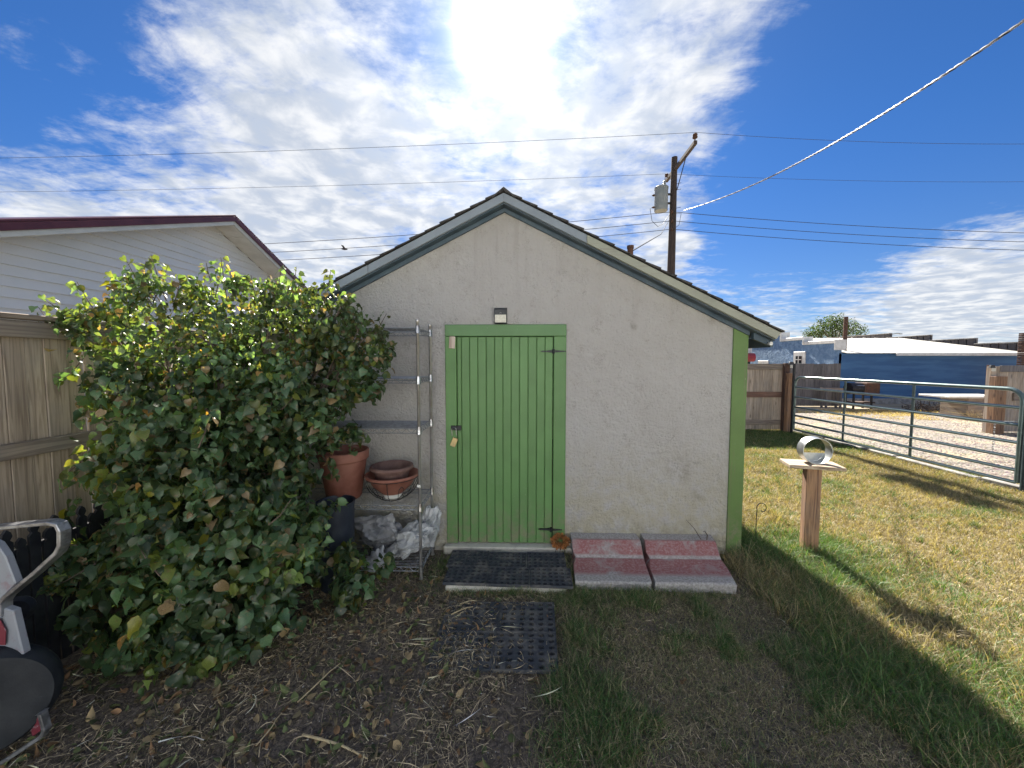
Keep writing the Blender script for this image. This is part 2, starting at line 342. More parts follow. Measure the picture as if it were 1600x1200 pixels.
# ------------------------------------------------------------------ object helpers
WL = {}
def tag(o, label=None, cat=None, group=None, kind=None):
    if label: o['label'] = label
    if cat: o['category'] = cat
    if group: o['group'] = group
    if kind: o['kind'] = kind
    return o
def thing(name, label, cat, loc, group=None):
    o = bpy.data.objects.new(name, None); COL.objects.link(o); o.location = loc; o.empty_display_size = .1
    WL[o.name] = Vector(loc); return tag(o, label, cat, group)
class MB:
    def __init__(s): s.v = []; s.f = []; s.m = []
    def add(s, vs, fs, mi=0):
        b = len(s.v); s.v += [Vector(v) for v in vs]; s.f += [tuple(b + i for i in f) for f in fs]; s.m += [mi] * len(fs); return s
    def box(s, x0, x1, y0, y1, z0, z1, mi=0, rot=None, ctr=None):
        vs = [Vector((x, y, z)) for x in (x0, x1) for y in (y0, y1) for z in (z0, z1)]
        if rot is not None:
            c = ctr or Vector(((x0 + x1) / 2, (y0 + y1) / 2, (z0 + z1) / 2)); vs = [c + rot @ (v - c) for v in vs]
        return s.add(vs, [(0, 1, 3, 2), (4, 6, 7, 5), (0, 4, 5, 1), (2, 3, 7, 6), (0, 2, 6, 4), (1, 5, 7, 3)], mi)
    def prism(s, poly, ext, mi=0):
        n = len(poly); a = [Vector(p) for p in poly]; e = Vector(ext); b = [p + e for p in a]
        return s.add(a + b, [tuple(range(n))[::-1], tuple(range(n, 2 * n))] + [(i, (i + 1) % n, n + (i + 1) % n, n + i) for i in range(n)], mi)
    def tube(s, pts, r, n=6, mi=0, cap=True):
        pts = [Vector(p) for p in pts]; k = len(pts); rs = r if isinstance(r, (list, tuple)) else [r] * k
        vs = []; up = None
        for i, p in enumerate(pts):
            d = (pts[min(i + 1, k - 1)] - pts[max(i - 1, 0)]).normalized()
            if up is None or abs(up.dot(d)) > .98: up = Vector((0, 0, 1)) if abs(d.z) < .9 else Vector((1, 0, 0))
            u = d.cross(up).normalized(); w = u.cross(d); up = w
            for j in range(n):
                a = 2 * math.pi * j / n; vs.append(p + (u * math.cos(a) + w * math.sin(a)) * rs[i])
        fs = [(i * n + j, i * n + (j + 1) % n, (i + 1) * n + (j + 1) % n, (i + 1) * n + j) for i in range(k - 1) for j in range(n)]
        if cap: fs += [tuple(range(n))[::-1], tuple(range((k - 1) * n, k * n))]
        return s.add(vs, fs, mi)
    def lathe(s, prof, c, n=32, mi=0, axis=None, wob=0):
        c = Vector(c); vs = []
        q = Vector((0, 0, 1)).rotation_difference(Vector(axis)) if axis else None
        for (r, z) in prof:
            for j in range(n):
                a = 2 * math.pi * j / n; v = Vector((r * math.cos(a), r * math.sin(a), z))
                vs.append(c + (q @ v if q else v))
        k = len(prof)
        fs = [(i * n + j, i * n + (j + 1) % n, (i + 1) * n + (j + 1) % n, (i + 1) * n + j) for i in range(k - 1) for j in range(n)]
        return s.add(vs, fs, mi)
    def build(s, name, mat, parent=None, smooth=False, bev=0.0, label=None):
        lo = Vector([min(v[i] for v in s.v) for i in range(3)]); hi = Vector([max(v[i] for v in s.v) for i in range(3)])
        org = (lo + hi) / 2
        if parent is None: org.z = lo.z
        me = bpy.data.meshes.new(name); me.from_pydata([v - org for v in s.v], [], s.f)
        for mm in (mat if isinstance(mat, (list, tuple)) else [mat]): me.materials.append(MAT[mm])
        me.polygons.foreach_set('material_index', s.m)
        if smooth: me.polygons.foreach_set('use_smooth', [True] * len(me.polygons))
        me.validate(); me.update()
        o = bpy.data.objects.new(name, me); COL.objects.link(o); WL[o.name] = org
        if parent: o.parent = parent; o.location = org - WL[parent.name]
        else: o.location = org
        if smooth:
            es = o.modifiers.new('split', 'EDGE_SPLIT'); es.split_angle = R(42)
        if bev:
            bm = o.modifiers.new('bevel', 'BEVEL'); bm.width = bev; bm.segments = 1; bm.limit_method = 'ANGLE'
        if label: o['label'] = label
        return o
def BX(name, mat, parent, x0, x1, y0, y1, z0, z1, bev=.003, rot=None, ctr=None, label=None):
    return MB().box(x0, x1, y0, y1, z0, z1, 0, rot, ctr).build(name, mat, parent, bev=bev, label=label)
def npmesh(name, verts, faces_flat, loop_tot, mat, colors=None, kind=None, smooth=False):
    me = bpy.data.meshes.new(name); nv = len(verts); nf = len(loop_tot)
    me.vertices.add(nv); me.vertices.foreach_set('co', np.asarray(verts, np.float32).ravel())
    me.loops.add(len(faces_flat)); me.loops.foreach_set('vertex_index', np.asarray(faces_flat, np.int32))
    me.polygons.add(nf); ls = np.concatenate([[0], np.cumsum(loop_tot)[:-1]]).astype(np.int32)
    me.polygons.foreach_set('loop_start', ls); me.polygons.foreach_set('loop_total', np.asarray(loop_tot, np.int32))
    me.materials.append(MAT[mat])
    if smooth: me.polygons.foreach_set('use_smooth', np.ones(nf, bool))
    me.update(calc_edges=True)
    if colors is not None:
        a = me.color_attributes.new('tint', 'FLOAT_COLOR', 'POINT')
        c = np.ones((nv, 4), np.float32); c[:, :3] = colors; a.data.foreach_set('color', c.ravel())
    o = bpy.data.objects.new(name, me); COL.objects.link(o); WL[o.name] = Vector((0, 0, 0))
    if kind: o['kind'] = kind
    return o
# smooth value noise on numpy arrays
_g = np.random.default_rng(5).random((64, 64))
def vn(x, y, s):
    x = np.asarray(x) * s + 100.0; y = np.asarray(y) * s + 100.0
    xi = np.floor(x).astype(int); yi = np.floor(y).astype(int); fx = x - xi; fy = y - yi
    fx = fx * fx * (3 - 2 * fx); fy = fy * fy * (3 - 2 * fy)
    g = lambda i, j: _g[i % 64, j % 64]
    return (g(xi, yi) * (1 - fx) + g(xi + 1, yi) * fx) * (1 - fy) + (g(xi, yi + 1) * (1 - fx) + g(xi + 1, yi + 1) * fx) * fy
def fbm(x, y, s): return vn(x, y, s) * .5 + vn(x, y, s * 2.1) * .3 + vn(x, y, s * 4.3) * .2
def gz(x, y):
    x = np.asarray(x, float); y = np.asarray(y, float)
    k = np.clip((6.5 - x) / .8, 0, 1) * np.clip((12 - y) / 3, 0, 1) * np.clip((x + 3.2) / .5, 0, 1)
    return k * ((fbm(x, y, 1.3) - .5) * .05 + (fbm(x, y, 7) - .5) * .022)

# ------------------------------------------------------------------ ground
def ground():
    xs = np.concatenate([[-400, -120, -40, -15, -6], np.arange(-4, 7.2, .05), [8, 10, 15, 25, 60, 150, 400]])
    ys = np.concatenate([[-60, -20, -8, -3], np.arange(-1, 10, .05), [11, 13, 16, 22, 40, 100, 500]])
    X, Y = np.meshgrid(xs, ys, indexing='ij'); Z = gz(X, Y)
    v = np.stack([X, Y, Z], -1).reshape(-1, 3); ny = len(ys)
    i, j = np.meshgrid(np.arange(len(xs) - 1), np.arange(ny - 1), indexing='ij'); a = (i * ny + j).ravel()
    f = np.stack([a, a + ny, a + ny + 1, a + 1], -1).ravel()
    o = npmesh('ground', v, f, np.full(len(a), 4), 'soil', kind='structure', smooth=True); return o
ground()
# gravel drive behind the gate
gd = MB(); gd.add([(7.0, 3.0, .006), (30, 3.0, .006), (30, 14.2, .006), (7.0, 14.2, .006)], [(0, 1, 2, 3)])
tag(gd.build('gravel_drive', 'gravel'), kind='structure')
def pebbles():
    n = 15000
    u = rng.random(n); y = 3.5 + (13.0 - 3.5) * rng.random(n) ** 1.25; x = 6.95 + rng.random(n) ** 1.1 * (y * 1.4 - 6.0).clip(1.0)
    s = rng.uniform(.008, .024, n) * (1 + .02 * y)
    ico = np.array([[0, 0, 1], [.9, 0, .3], [.3, .85, .3], [-.75, .5, .3], [-.7, -.55, .3], [.3, -.85, .3]])
    fc = np.array([[0, 1, 2], [0, 2, 3], [0, 3, 4], [0, 4, 5], [0, 5, 1]])
    a = rng.random(n) * 6.283; c, sn = np.cos(a), np.sin(a)
    sc = rng.uniform(.6, 1.3, (n, 1, 3)); P0 = ico[None] * sc * s[:, None, None]
    Xr = P0[..., 0] * c[:, None] - P0[..., 1] * sn[:, None] + x[:, None]; Yr = P0[..., 0] * sn[:, None] + P0[..., 1] * c[:, None] + y[:, None]
    Z = P0[..., 2] * .7 + .004
    v = np.stack([Xr, Yr, Z], -1).reshape(-1, 3); f = (fc[None] + (np.arange(n) * 6)[:, None, None]).ravel()
    b = rng.uniform(.5, 1.25, n)[:, None]; col = np.array([[.26, .23, .20]]) * b + rng.uniform(-.03, .04, (n, 3)); col[:, 0] += .015
    o = npmesh('loose_gravel', v, f, np.full(n * 5, 3), 'pebble', np.repeat(col.clip(.05, .8), 6, 0), 'stuff')
    tag(o, 'loose pinkish gravel stones strewn over the drive behind the pipe gate', 'gravel')
pebbles()
# concrete kerb strip under the gate, in cast lengths
kr = bpy.data.objects.new('kerb', None); COL.objects.link(kr); kr.location = (6.75, 7, 0); WL['kerb'] = Vector((6.75, 7, 0)); kr['kind'] = 'structure'
yy = 3.0
while yy < 9.6:
    ln = random.uniform(.5, 1.3); h = .055 + random.uniform(-.02, .02)
    BX('kerb_length', 'concrete', kr, 6.68 + random.uniform(-.02, .02), 6.80, yy, yy + ln - random.uniform(.01, .08), -.05, h, .012, Matrix.Rotation(R(random.uniform(-1, 1)), 3, 'Z'))
    yy += ln

# ------------------------------------------------------------------ green doored shed
WY = 3.45                                    # face of the gable wall
xR = atY(1134, 852, WY).x; xRidge = atY(787, 330, WY).x; xB = atY(1157, 852, WY).x; xL = 2 * xRidge - xB
BYF = WY - .13                                # front face of the barge board
pr = atY(787, 295, BYF); pe = atY(1221, 514, BYF)
SLOPE = (pr.z - pe.z) / (pe.x - pr.x); HALF = pe.x - pr.x; RZ = pr.z; RX = pr.x
def roofz(x, off=0): return RZ - SLOPE * abs(x - RX) - off
YB = 8.6
shed = thing('garden_shed', 'cream stucco shed with a green plank door and pale gable boards', 'shed', (RX, WY, 0))
d0 = atY(695, 507, WY); d1 = atY(882.5, 850, WY); DX0, DX1, DZ1, DZ0 = d0.x, d1.x, d0.z, d1.z
w = MB()
def wq(x0, x1, zb, dome=False):
    xs = sorted(set([x0, x1] + ([RX] if x0 < RX < x1 else [])))
    top = [(x, WY, roofz(x, .10)) for x in xs][::-1]
    w.add([(x0, WY, zb), (x1, WY, zb)] + top, [tuple(range(2 + len(top)))])
wq(xL, DX0, -.1); wq(DX1, xR + .02, -.1); wq(DX0, DX1, DZ1)
for x in (DX0, DX1): w.add([(x, WY, -.1), (x, WY + .1, -.1), (x, WY + .1, DZ1), (x, WY, DZ1)], [(0, 1, 2, 3)])
w.add([(DX0, WY, DZ1), (DX1, WY, DZ1), (DX1, WY + .1, DZ1), (DX0, WY + .1, DZ1)], [(0, 1, 2, 3)])
for x in (xL, xB - .01): w.add([(x, WY, -.1), (x, YB, -.1), (x, YB, roofz(x, .1)), (x, WY, roofz(x, .1))], [(0, 1, 2, 3)])
w.add([(xL, YB, -.1), (xB, YB, -.1), (xB, YB, roofz(xB, .1)), (RX, YB, roofz(RX, .1)), (xL, YB, roofz(xL, .1))], [(0, 1, 2, 3, 4)])
w.build('wall', 'stucco', shed)
MB().prism([(xR, WY - .012, -.02), (xB, WY - .012, -.02), (xB, WY - .012, roofz(xB, .105)), (xR, WY - .012, roofz(xR, .105))], (0, .05, 0)).build('corner_board', 'green_side', shed, bev=.003)
MB().prism([(xB - .005, WY + .04, -.02), (xB - .005, WY + .13, -.02), (xB - .005, WY + .13, roofz(xB, .105)), (xB - .005, WY + .04, roofz(xB, .105))], (.022, 0, 0)).build('corner_board', 'green_side', shed, bev=.003)
# roof deck, shingle courses with their stepped butt ends
for sgn in (-1, 1):
    xe = RX + sgn * HALF
    MB().prism([(RX, BYF + .03, RZ - .03), (xe, BYF + .03, pe.z - .03), (xe, BYF + .03, pe.z - .052), (RX, BYF + .03, RZ - .055)], (0, YB + .2 - BYF, 0)).build('roof_deck', 'soffit', shed)
    nC = 18; ln = math.hypot(HALF, RZ - pe.z); dx = HALF / nC * sgn; dz = -(RZ - pe.z) / nC
    nx, nz = SLOPE * sgn / math.hypot(1, SLOPE), 1 / math.hypot(1, SLOPE)
    for k in range(nC):
        a = Vector((RX + dx * k, BYF - .012, RZ + dz * k - .026)); b = a + Vector((dx * 1.12, 0, dz * 1.12)); n = Vector((nx, 0, nz)); jit = random.uniform(-.008, .003)
        MB().prism([a + n * .004, b + n * .006, b + n * (.026 + jit), a + n * .011], (0, YB + .25 - BYF, 0)).build('shingle_course', 'shingle', shed)
    # barge boards and the dark soffit strip behind them
    segs = [(0, .50), (.50, 1.0)] if sgn < 0 else [(0, .30), (.30, 1.0)]
    for q, (s0, s1) in enumerate(segs):
        x0 = RX + sgn * HALF * s0 + (.002 * sgn if q else 0); x1 = RX + sgn * HALF * s1
        z0 = RZ - .03 - (RZ - pe.z) * s0; z1 = RZ - .03 - (RZ - pe.z) * s1
        if s1 == 1.0:
            poly = [(x0, BYF, z0), (x1, BYF, z1), (x1 - sgn * .035, BYF, z1 - .055), (x0, BYF, z0 - .072)]
        else: poly = [(x0, BYF, z0), (x1, BYF, z1), (x1, BYF, z1 - .072), (x0, BYF, z0 - .072)]
        MB().prism(poly, (0, .024, 0)).build('barge_board', 'barge_y' if (sgn > 0 and q) else 'barge', shed, bev=.003, label='yellowed pale barge board along the right slope' if (sgn > 0 and q) else None)
    MB().prism([(RX, BYF + .026, RZ - .10), (xe - sgn * .03, BYF + .026, pe.z - .085), (xe - sgn * .03, BYF + .026, pe.z - .097), (RX, BYF + .026, RZ - .112)], (0, WY - BYF - .028 + .02, 0)).build('gable_soffit', 'soffit', shed)
    MB().prism([(RX, WY - .026, RZ - .113), (xB if sgn > 0 else xL, WY - .026, roofz(xB if sgn > 0 else xL, .106)), (xB if sgn > 0 else xL, WY - .026, roofz(xB if sgn > 0 else xL, .150)), (RX, WY - .026, RZ - .150)], (0, .024, 0)).build('frieze_board', 'soffit', shed, bev=.002)
    # side eave: outer fascia and sloping soffit running back
    xo = xe - sgn * .02; xi = (xB if sgn > 0 else xL) + sgn * .02
    MB().prism([(xo, WY - .06, pe.z - .06), (xo, WY - .06, pe.z - .15), (xo - sgn * .022, WY - .06, pe.z - .15), (xo - sgn * .022, WY - .06, pe.z - .06)], (0, YB - WY, 0)).build('eave_fascia', 'soffit', shed)
    MB().prism([(xo - sgn * .024, WY - .05, pe.z - .135), (xi, WY - .05, roofz(xi, .17)), (xi, WY - .05, roofz(xi, .10)), (xo - sgn * .024, WY - .05, pe.z - .055)], (0, .04, 0)).build('eave_end_board', 'soffit', shed)
MB().tube([(pe.x - .05, WY - .06, pe.z - .12), (pe.x - .05, WY - .085, pe.z - .12)], .016, 8).build('gutter_bracket', 'white', shed, smooth=True)
MB().prism([(RX - .10, BYF - .014, roofz(RX - .10, .016)), (RX, BYF - .014, RZ + .012), (RX + .10, BYF - .014, roofz(RX + .10, .016)), (RX + .10, BYF - .014, roofz(RX + .10, .03)), (RX, BYF - .014, RZ - .008), (RX - .10, BYF - .014, roofz(RX - .10, .03))], (0, YB + .27 - BYF, 0)).build('ridge_cap', 'shingle', shed)
# sill
BX('door_sill', 'paleconc', shed, DX0 - .02, DX1 + .06, WY - .07, WY + .1, -.05, DZ0 - .008, .008)
# door
F = WY - .012
def Z(py): return atY(790, py, F).z
def X(px, y=F, py=600): return atY(px, py, y).x
door = BX('door', 'green', shed, X(713.5) + .003, X(864.6) - .003, WY + .022, WY + .05, DZ0 + .004, Z(525) - .006, 0)
edges = [713.8, 720.8, 733.6, 746.4, 759.6, 772.7, 785.6, 798.6, 811.7, 825, 838.5, 851.6, 864.2]
for a, b in zip(edges[:-1], edges[1:]):
    BX('door_plank', 'green', door, X(a) + .0022, X(b) - .0022, WY + .002 + random.uniform(0, .0015), WY + .022, DZ0 + .004, Z(525) - .006, .0035)
BX('door_frame_board', 'green', shed, DX0 + .002, X(713.2), F, WY + .03, DZ0, Z(525.6), .004)
BX('door_frame_board', 'green', shed, X(865.0), DX1 - .002, F, WY + .03, DZ0, Z(525.6), .004)
BX('door_frame_board', 'green_x', shed, DX0 + .002, DX1 - .002, F - .004, WY + .03, Z(525.2), DZ1 - .002, .004)
# strap hinges
def strap(py, x0, x1, xm):
    z = Z(py); y = F - .004; h = MB()
    xa, xb, xc = X(x0), X(xm), X(x1)
    h.prism([(xa, y, z), (xa + .02, y, z + .007), (xa + .05, y, z + .006), (xb - .012, y, z + .011), (xb - .012, y, z - .011), (xa + .05, y, z - .006), (xa + .02, y, z - .007)], (0, .016, 0))
    h.prism([(xb + .012, y, z + .011), (xc, y, z + .005), (xc, y, z - .005), (xb + .012, y, z - .011)], (0, .010, 0))
    h.tube([(xb, y + .002, z - .02), (xb, y + .002, z + .02)], .011, 8)
    o = h.build('strap_hinge', 'black', door, smooth=False)
    for xx in (xa + .03, xb + .04, xc - .012): MB().lathe([(0, -.003), (.005, -.003), (.005, .003)], (xx, y - .001, z), 8, axis=(0, 1, 0)).build('hinge_bolt', 'black', door)
strap(549, 844, 884, 864.6); strap(826.5, 842, 880, 862)
# hasp and padlock
y = F - .014; hz = Z(669)
hb = MB(); hb.box(X(704), X(713), y + .006, y + .018, hz - .022, hz + .022); hb.box(X(713) + .001, X(720.5), y + .006, y + .018, hz - .022, hz + .022)
hasp = hb.build('hasp', 'black', shed, bev=.002)
pl = thing('padlock', 'small brass padlock hanging tilted from the black hasp', 'padlock', (X(709.5), y - .01, Z(690)))
cx, cz = X(709.3), Z(671)
sh = MB(); sh.tube([(cx - .016, y - .008, cz - .055), (cx - .020, y - .008, cz - .01)] + [(cx + .020 * math.cos(a), y - .008, cz - .002 + .020 * math.sin(a)) for a in np.linspace(math.pi, 0, 9)] + [(cx + .022, y - .008, cz - .05)], .0042, 8)
sh.build('shackle', 'steel', pl, smooth=True)
BX('lock_body', 'brass', pl, cx - .024, cx + .026, y - .018, y + .0, Z(697.5), Z(683.5), .003, Matrix.Rotation(R(22), 3, 'Y'))
tg = BX('wood_tag', 'palewood', shed, X(702.8), X(712), F - .016, F - .003, Z(544.5), Z(525.5), .002, Matrix.Rotation(R(3), 3, 'Y'))
# solar lamp over the door
lampc = atY(782, 493, WY)
lm = thing('wall_light', 'black solar wall light centred above the green door', 'wall light', (lampc.x, WY, lampc.z))
x0, x1 = X(772.5), X(792.5); za, zb2 = atY(782, 480, WY - .03).z, atY(782, 506, WY - .03).z
MB().prism([(x0, WY - .001, zb2), (x0, WY - .035, zb2 + .004), (x0, WY - .045, za - .02), (x0, WY - .001, za)], (x1 - x0, 0, 0)).build('lamp_housing', 'blackplastic', lm, bev=.003)
zm = za - (za - zb2) * .46
MB().prism([(x0 + .008, WY - .0362, zb2 + .012), (x0 + .008, WY - .0425, zm)] + [(x1 - .008, WY - .0425, zm), (x1 - .008, WY - .0362, zb2 + .012)], (0, -.006, 0)).build('lamp_lens', 'lens', lm, bev=.001)
MB().lathe([(0, -.008), (.006, -.006), (.008, 0)], ((x0 + x1) / 2, WY - .045, zm + .013), 10, axis=(0, -1, 0)).build('motion_sensor', 'white', lm, smooth=True)

# roof stub with the service wire
sp = atD(985, 384, 4.3)
st = MB(); st.lathe([(0, sp.z), (.038, sp.z), (.038, sp.z - .03), (.032, sp.z - .032), (.032, roofz(sp.x, .05))], (sp.x, sp.y, 0), 12)
tag(st.build('roof_vent_pipe', 'rust', shed, smooth=True))
STUB = Vector((sp.x + .03, sp.y, sp.z - .05))

# ------------------------------------------------------------------ concrete pad, mats, red slabs
pad = BX('concrete_pad', 'paleconc', None, X(694, 2.85), X(884, 2.86, 930), 2.80, WY - .09, -.08, .045, .012); tag(pad, kind='structure')
def mat_tile_mesh(nx, ny, wx, wy, name):
    b = MB(); px_, py_ = wx / nx, wy / ny; r = min(px_, py_) * .37; T = .018; m8 = 8
    for i in range(nx):
        for j in range(ny):
            cx, cy = (i + .5) * px_, (j + .5) * py_; o = []
            for k in range(m8):
                a = 2 * math.pi * (k + .5) / m8; ca, sa = math.cos(a), math.sin(a); q = max(abs(ca) / (px_ / 2), abs(sa) / (py_ / 2)); o.append((cx + ca / q, cy + sa / q))
            inn = [(cx + r * math.cos(2 * math.pi * (k + .5) / m8), cy + r * math.sin(2 * math.pi * (k + .5) / m8)) for k in range(m8)]
            vs = [(x, y2, T) for x, y2 in o] + [(x, y2, T + .002) for x, y2 in inn] + [(x, y2, 0) for x, y2 in inn]
            fs = []
            for k in range(m8):
                k2 = (k + 1) % m8; fs += [(k, k2, 8 + k2, 8 + k), (8 + k, 8 + k2, 16 + k2, 16 + k)]
            b.add(vs, fs)
            for (sx, sy) in ((-1, -1), (-1, 1), (1, -1), (1, 1)):     # the corners the octagon leaves
                cxx, cyy = cx + sx * px_ / 2, cy + sy * py_ / 2
                ks = [k for k in range(m8) if (math.cos(2 * math.pi * (k + .5) / m8) * sx > 0 and math.sin(2 * math.pi * (k + .5) / m8) * sy > 0)]
                b.add([(*o[ks[0]], T), (*o[ks[1]], T), (cxx, cyy, T)], [(0, 1, 2)])
    for (x0, x1, y0, y1) in ((0, wx, 0, .004), (0, wx, wy - .004, wy), (0, .004, .004, wy - .004), (wx - .004, wx, .004, wy - .004)): b.box(x0, x1, y0, y1, 0, T + .004)
    b.box(0, wx, 0, wy, -.001, .0005)
    me = bpy.data.meshes.new(name); me.from_pydata([tuple(v) for v in b.v], [], b.f); me.materials.append(MAT['rubber']); me.update(); return me
def mat_thing(name, label, x0, x1, y0, y1, z, cols, rows, nx, ny, skew=0.0, tilt=None):
    t = thing(name, label, 'mat', ((x0 + x1) / 2, (y0 + y1) / 2, z)); WLt = WL[t.name]
    me = mat_tile_mesh(nx, ny, (x1 - x0) / cols - .003, (y1 - y0) / rows - .003, 'mat_tile')
    for i in range(cols):
        for j in range(rows):
            o = bpy.data.objects.new('mat_tile', me); COL.objects.link(o); o.parent = t
            o.location = Vector((x0 + (x1 - x0) * i / cols + (j - .5) * skew, y0 + (y1 - y0) * j / rows, z + random.uniform(0, .003))) - WLt
            o.rotation_euler = (R(random.uniform(-.5, .5)), R(random.uniform(-.5, .5)), R(random.uniform(-.4, .4)))
    t.rotation_euler = (0, 0, tilt or 0); return t
mat_thing('rubber_mat', 'black perforated rubber mat lying on the concrete pad at the door', X(692, 2.85, 925), X(893, 2.85, 925), 2.80, 3.30, .047, 3, 2, 7, 5, skew=-.025, tilt=R(-1.2))
q0 = atZ(690, 1050); q1 = atZ(868, 955)
mat_thing('rubber_mat', 'muddy black rubber mat half buried in the soil in front of the concrete pad', atZ(682, 1000).x, atZ(870, 1000).x, 2.06, 2.66, .000, 2, 2, 6, 6, tilt=R(-2)).rotation_euler = (R(1.1), R(-1.8), R(-2))

def slab(name, label, xs_back, xs_mid, xs_front):
    t = MB()
    (xa, xb), (xc, xd), (xe2, xf) = xs_back, xs_mid, xs_front
    yb, ym, yf = WY - .006, 3.19, 2.86
    prof = [(yb, .185), (yb - .12, .175), (3.235, .115), (ym, .085), (ym - .12, .072), (yf + .012, .066), (yf, .055), (yf, -.03), (yb, -.03)]
    def xat(y, s):
        if y >= ym: k = (y - ym) / (yb - ym); return (xc if s == 0 else xd) * (1 - k) + (xa if s == 0 else xb) * k
        k = (y - yf) / (ym - yf); return (xe2 if s == 0 else xf) * (1 - k) + (xc if s == 0 else xd) * k
    K = 14; vs = []; n = len(prof)
    for s in range(K + 1):
        for (y2, z2) in prof:
            x = xat(y2, 0) * (1 - s / K) + xat(y2, 1) * s / K
            if z2 > 0: z2 += random.uniform(-.002, .002)
            jx = random.uniform(-.010, .010) if s in (0, K) else 0
            vs.append((x + jx, y2 + random.uniform(-.003, .003), z2))
    fs = [(s * n + i, s * n + (i + 1) % n, (s + 1) * n + (i + 1) % n, (s + 1) * n + i) for s in range(K) for i in range(n)]
    fs += [tuple(range(n))[::-1], tuple(range(K * n, K * n + n))]
    t.add(vs, fs); o = t.build(name, 'slab', None, bev=.003); tag(o, label, 'concrete slab'); return o
zx = lambda px, py, z=.06: atZ(px, py, z).x
slab('concrete_slab', 'left half of the cracked red painted concrete slab beside the rubber mat', (zx(898, 853, .18), zx(1007, 853, .18)), (zx(900, 880, .09), zx(1012, 880, .09)), (zx(904, 925), zx(1028, 930)))
slab('concrete_slab', 'right half of the cracked red painted concrete slab under the wall corner', (zx(1014, 853, .18), zx(1132, 855, .18)), (zx(1020, 880, .09), zx(1134, 880, .09)), (zx(1035, 930), zx(1165, 927)))
# little dead stems against the wall
ds = MB(); a = atY(1096, 853, WY - .1); b = atY(1072, 812, WY - .03)
a.z = .17
ds.tube([a, (a + b) / 2 + Vector((.006, 0, .01)), b], [.004, .003, .0015], 5)
c0 = a + Vector((.045, 0, 0)); ds2 = MB(); ds2.tube([c0, c0 + Vector((.004, 0, .05)), c0 + Vector((-.02, 0, .085)), c0 + Vector((-.035, 0, .08))], [.006, .005, .003, .002], 5)
tag(ds.build('dead_stem', 'branch', None, smooth=True), 'long thin dead stem leaning on the stucco above the right red slab', 'twig')
tag(ds2.build('dead_stem', 'branch', None, smooth=True), 'short hooked dead stem beside the long one above the right red slab', 'twig')
# dried orange clump at the door corner
def clump():
    c = atY(875, 845, WY - .06); t = thing('dried_flower', 'dried orange brown flower clump at the lower right door corner', 'plant', (c.x, c.y, .05))
    v = []; f = []; cols = []; k = 0
    for i in range(650):
        d = Vector(rng.normal(size=3)).normalized(); d.y = -abs(d.y) * .8; p = c + Vector((d.x * .078, d.y * .05, d.z * .068)) * rng.uniform(.55, 1.0)
        u = Vector(rng.normal(size=3)).normalized(); w2 = d.cross(u).normalized(); s = rng.uniform(.006, .013)
        vv = [p - w2 * s * .5, p + w2 * s * .5, p + d * s * 1.7 + w2 * s * .45 + u * s * .3, p + d * s * 1.7 - w2 * s * .5]
        v += [tuple(x) for x in vv]; f += [k, k + 1, k + 2, k + 3]; k += 4
        cc = np.array([.36, .13, .045]) * rng.uniform(.5, 1.35) + np.array([0, .04, .01]) * rng.random(); cols += [cc] * 4
    o = npmesh('flower_head', np.array(v) - np.array(c), f, np.full(k // 4, 4), 'litter', np.array(cols)); o.parent = t; o.location = c - WL[t.name]
    s = MB()
    for dx in (-.03, 0, .03): s.tube([(c.x + dx, c.y - .01, c.z - .04), (c.x + dx * 1.4, c.y - .015, .03)], .003, 5)
    s.build('stem', 'branch', t)
clump()

# ------------------------------------------------------------------ wire shelf rack and what stands on it
fr = atZ(658, 905); SFY = fr.y; bk = atD(681, 700, 3.40); SBY = 3.36
SX1 = fr.x; SX0 = SX1 - 1.22
HT = 2.03
rack = thing('shelf_rack', 'chrome wire shelf rack against the stucco left of the green door', 'shelf', ((SX0 + SX1) / 2, (SFY + SBY) / 2, 0))
sh_z = [atD(700, yy, (SFY)).z for yy in (512, 592, 671, 792)] + [.10]
for (x, y) in ((SX0, SFY), (SX1, SFY), (SX0, SBY), (SX1, SBY)):
    top = atY(658, 499, SFY).z
    b = MB(); prof = [(0, top), (.013, top), (.0145, top - .006), (.0145, top - .02), (.0127, top - .022)]
    zz = top - .05
    prof += [(.0127, .012), (.017, .01), (.017, 0), (0, 0)]
    b.lathe(prof, (x, y, 0), 12); p_ = b.build('post', 'steelpost', rack, smooth=True)
    for z in sh_z: MB().lathe([(.0135, z + .02), (.0165, z + .018), (.0205, z - .035), (.0215, z - .042), (.0135, z - .042)], (x, y, 0), 12).build('collar', 'steel', p_, smooth=True)
for z in sh_z:
    b = MB(); x0, x1, y0, y1 = SX0 + .02, SX1 - .02, SFY, SBY; r = .0026
    def truss(A, B, n):
        A, B = Vector(A), Vector(B); lo = Vector((0, 0, -.034))
        b.tube([A, B], .0034, 5); b.tube([A + lo, B + lo], .0034, 5)
        pts = []
        for i in range(n * 2 + 1): pts.append(A.lerp(B, i / (2 * n)) + (lo if i % 2 else Vector((0, 0, 0))))
        b.tube(pts, r, 4)
    truss((x0, y0, z), (x1, y0, z), 15); truss((x0, y1, z), (x1, y1, z), 15); truss((SX0, y0 + .02, z), (SX0, y1 - .02, z), 5); truss((SX1, y0 + .02, z), (SX1, y1 - .02, z), 5)
    ny = 16
    for i in range(1, ny): y = y0 + (y1 - y0) * i / ny; b.tube([(x0 - .01, y, z + .003), (x1 + .01, y, z + .003)], .0021, 4)
    for i in range(1, 4): x = x0 + (x1 - x0) * i / 4; b.tube([(x, y0, z - .002), (x, y1, z - .002)], .003, 4)
    b.build('wire_shelf', 'wire', rack)
Z4 = sh_z[3] + .006
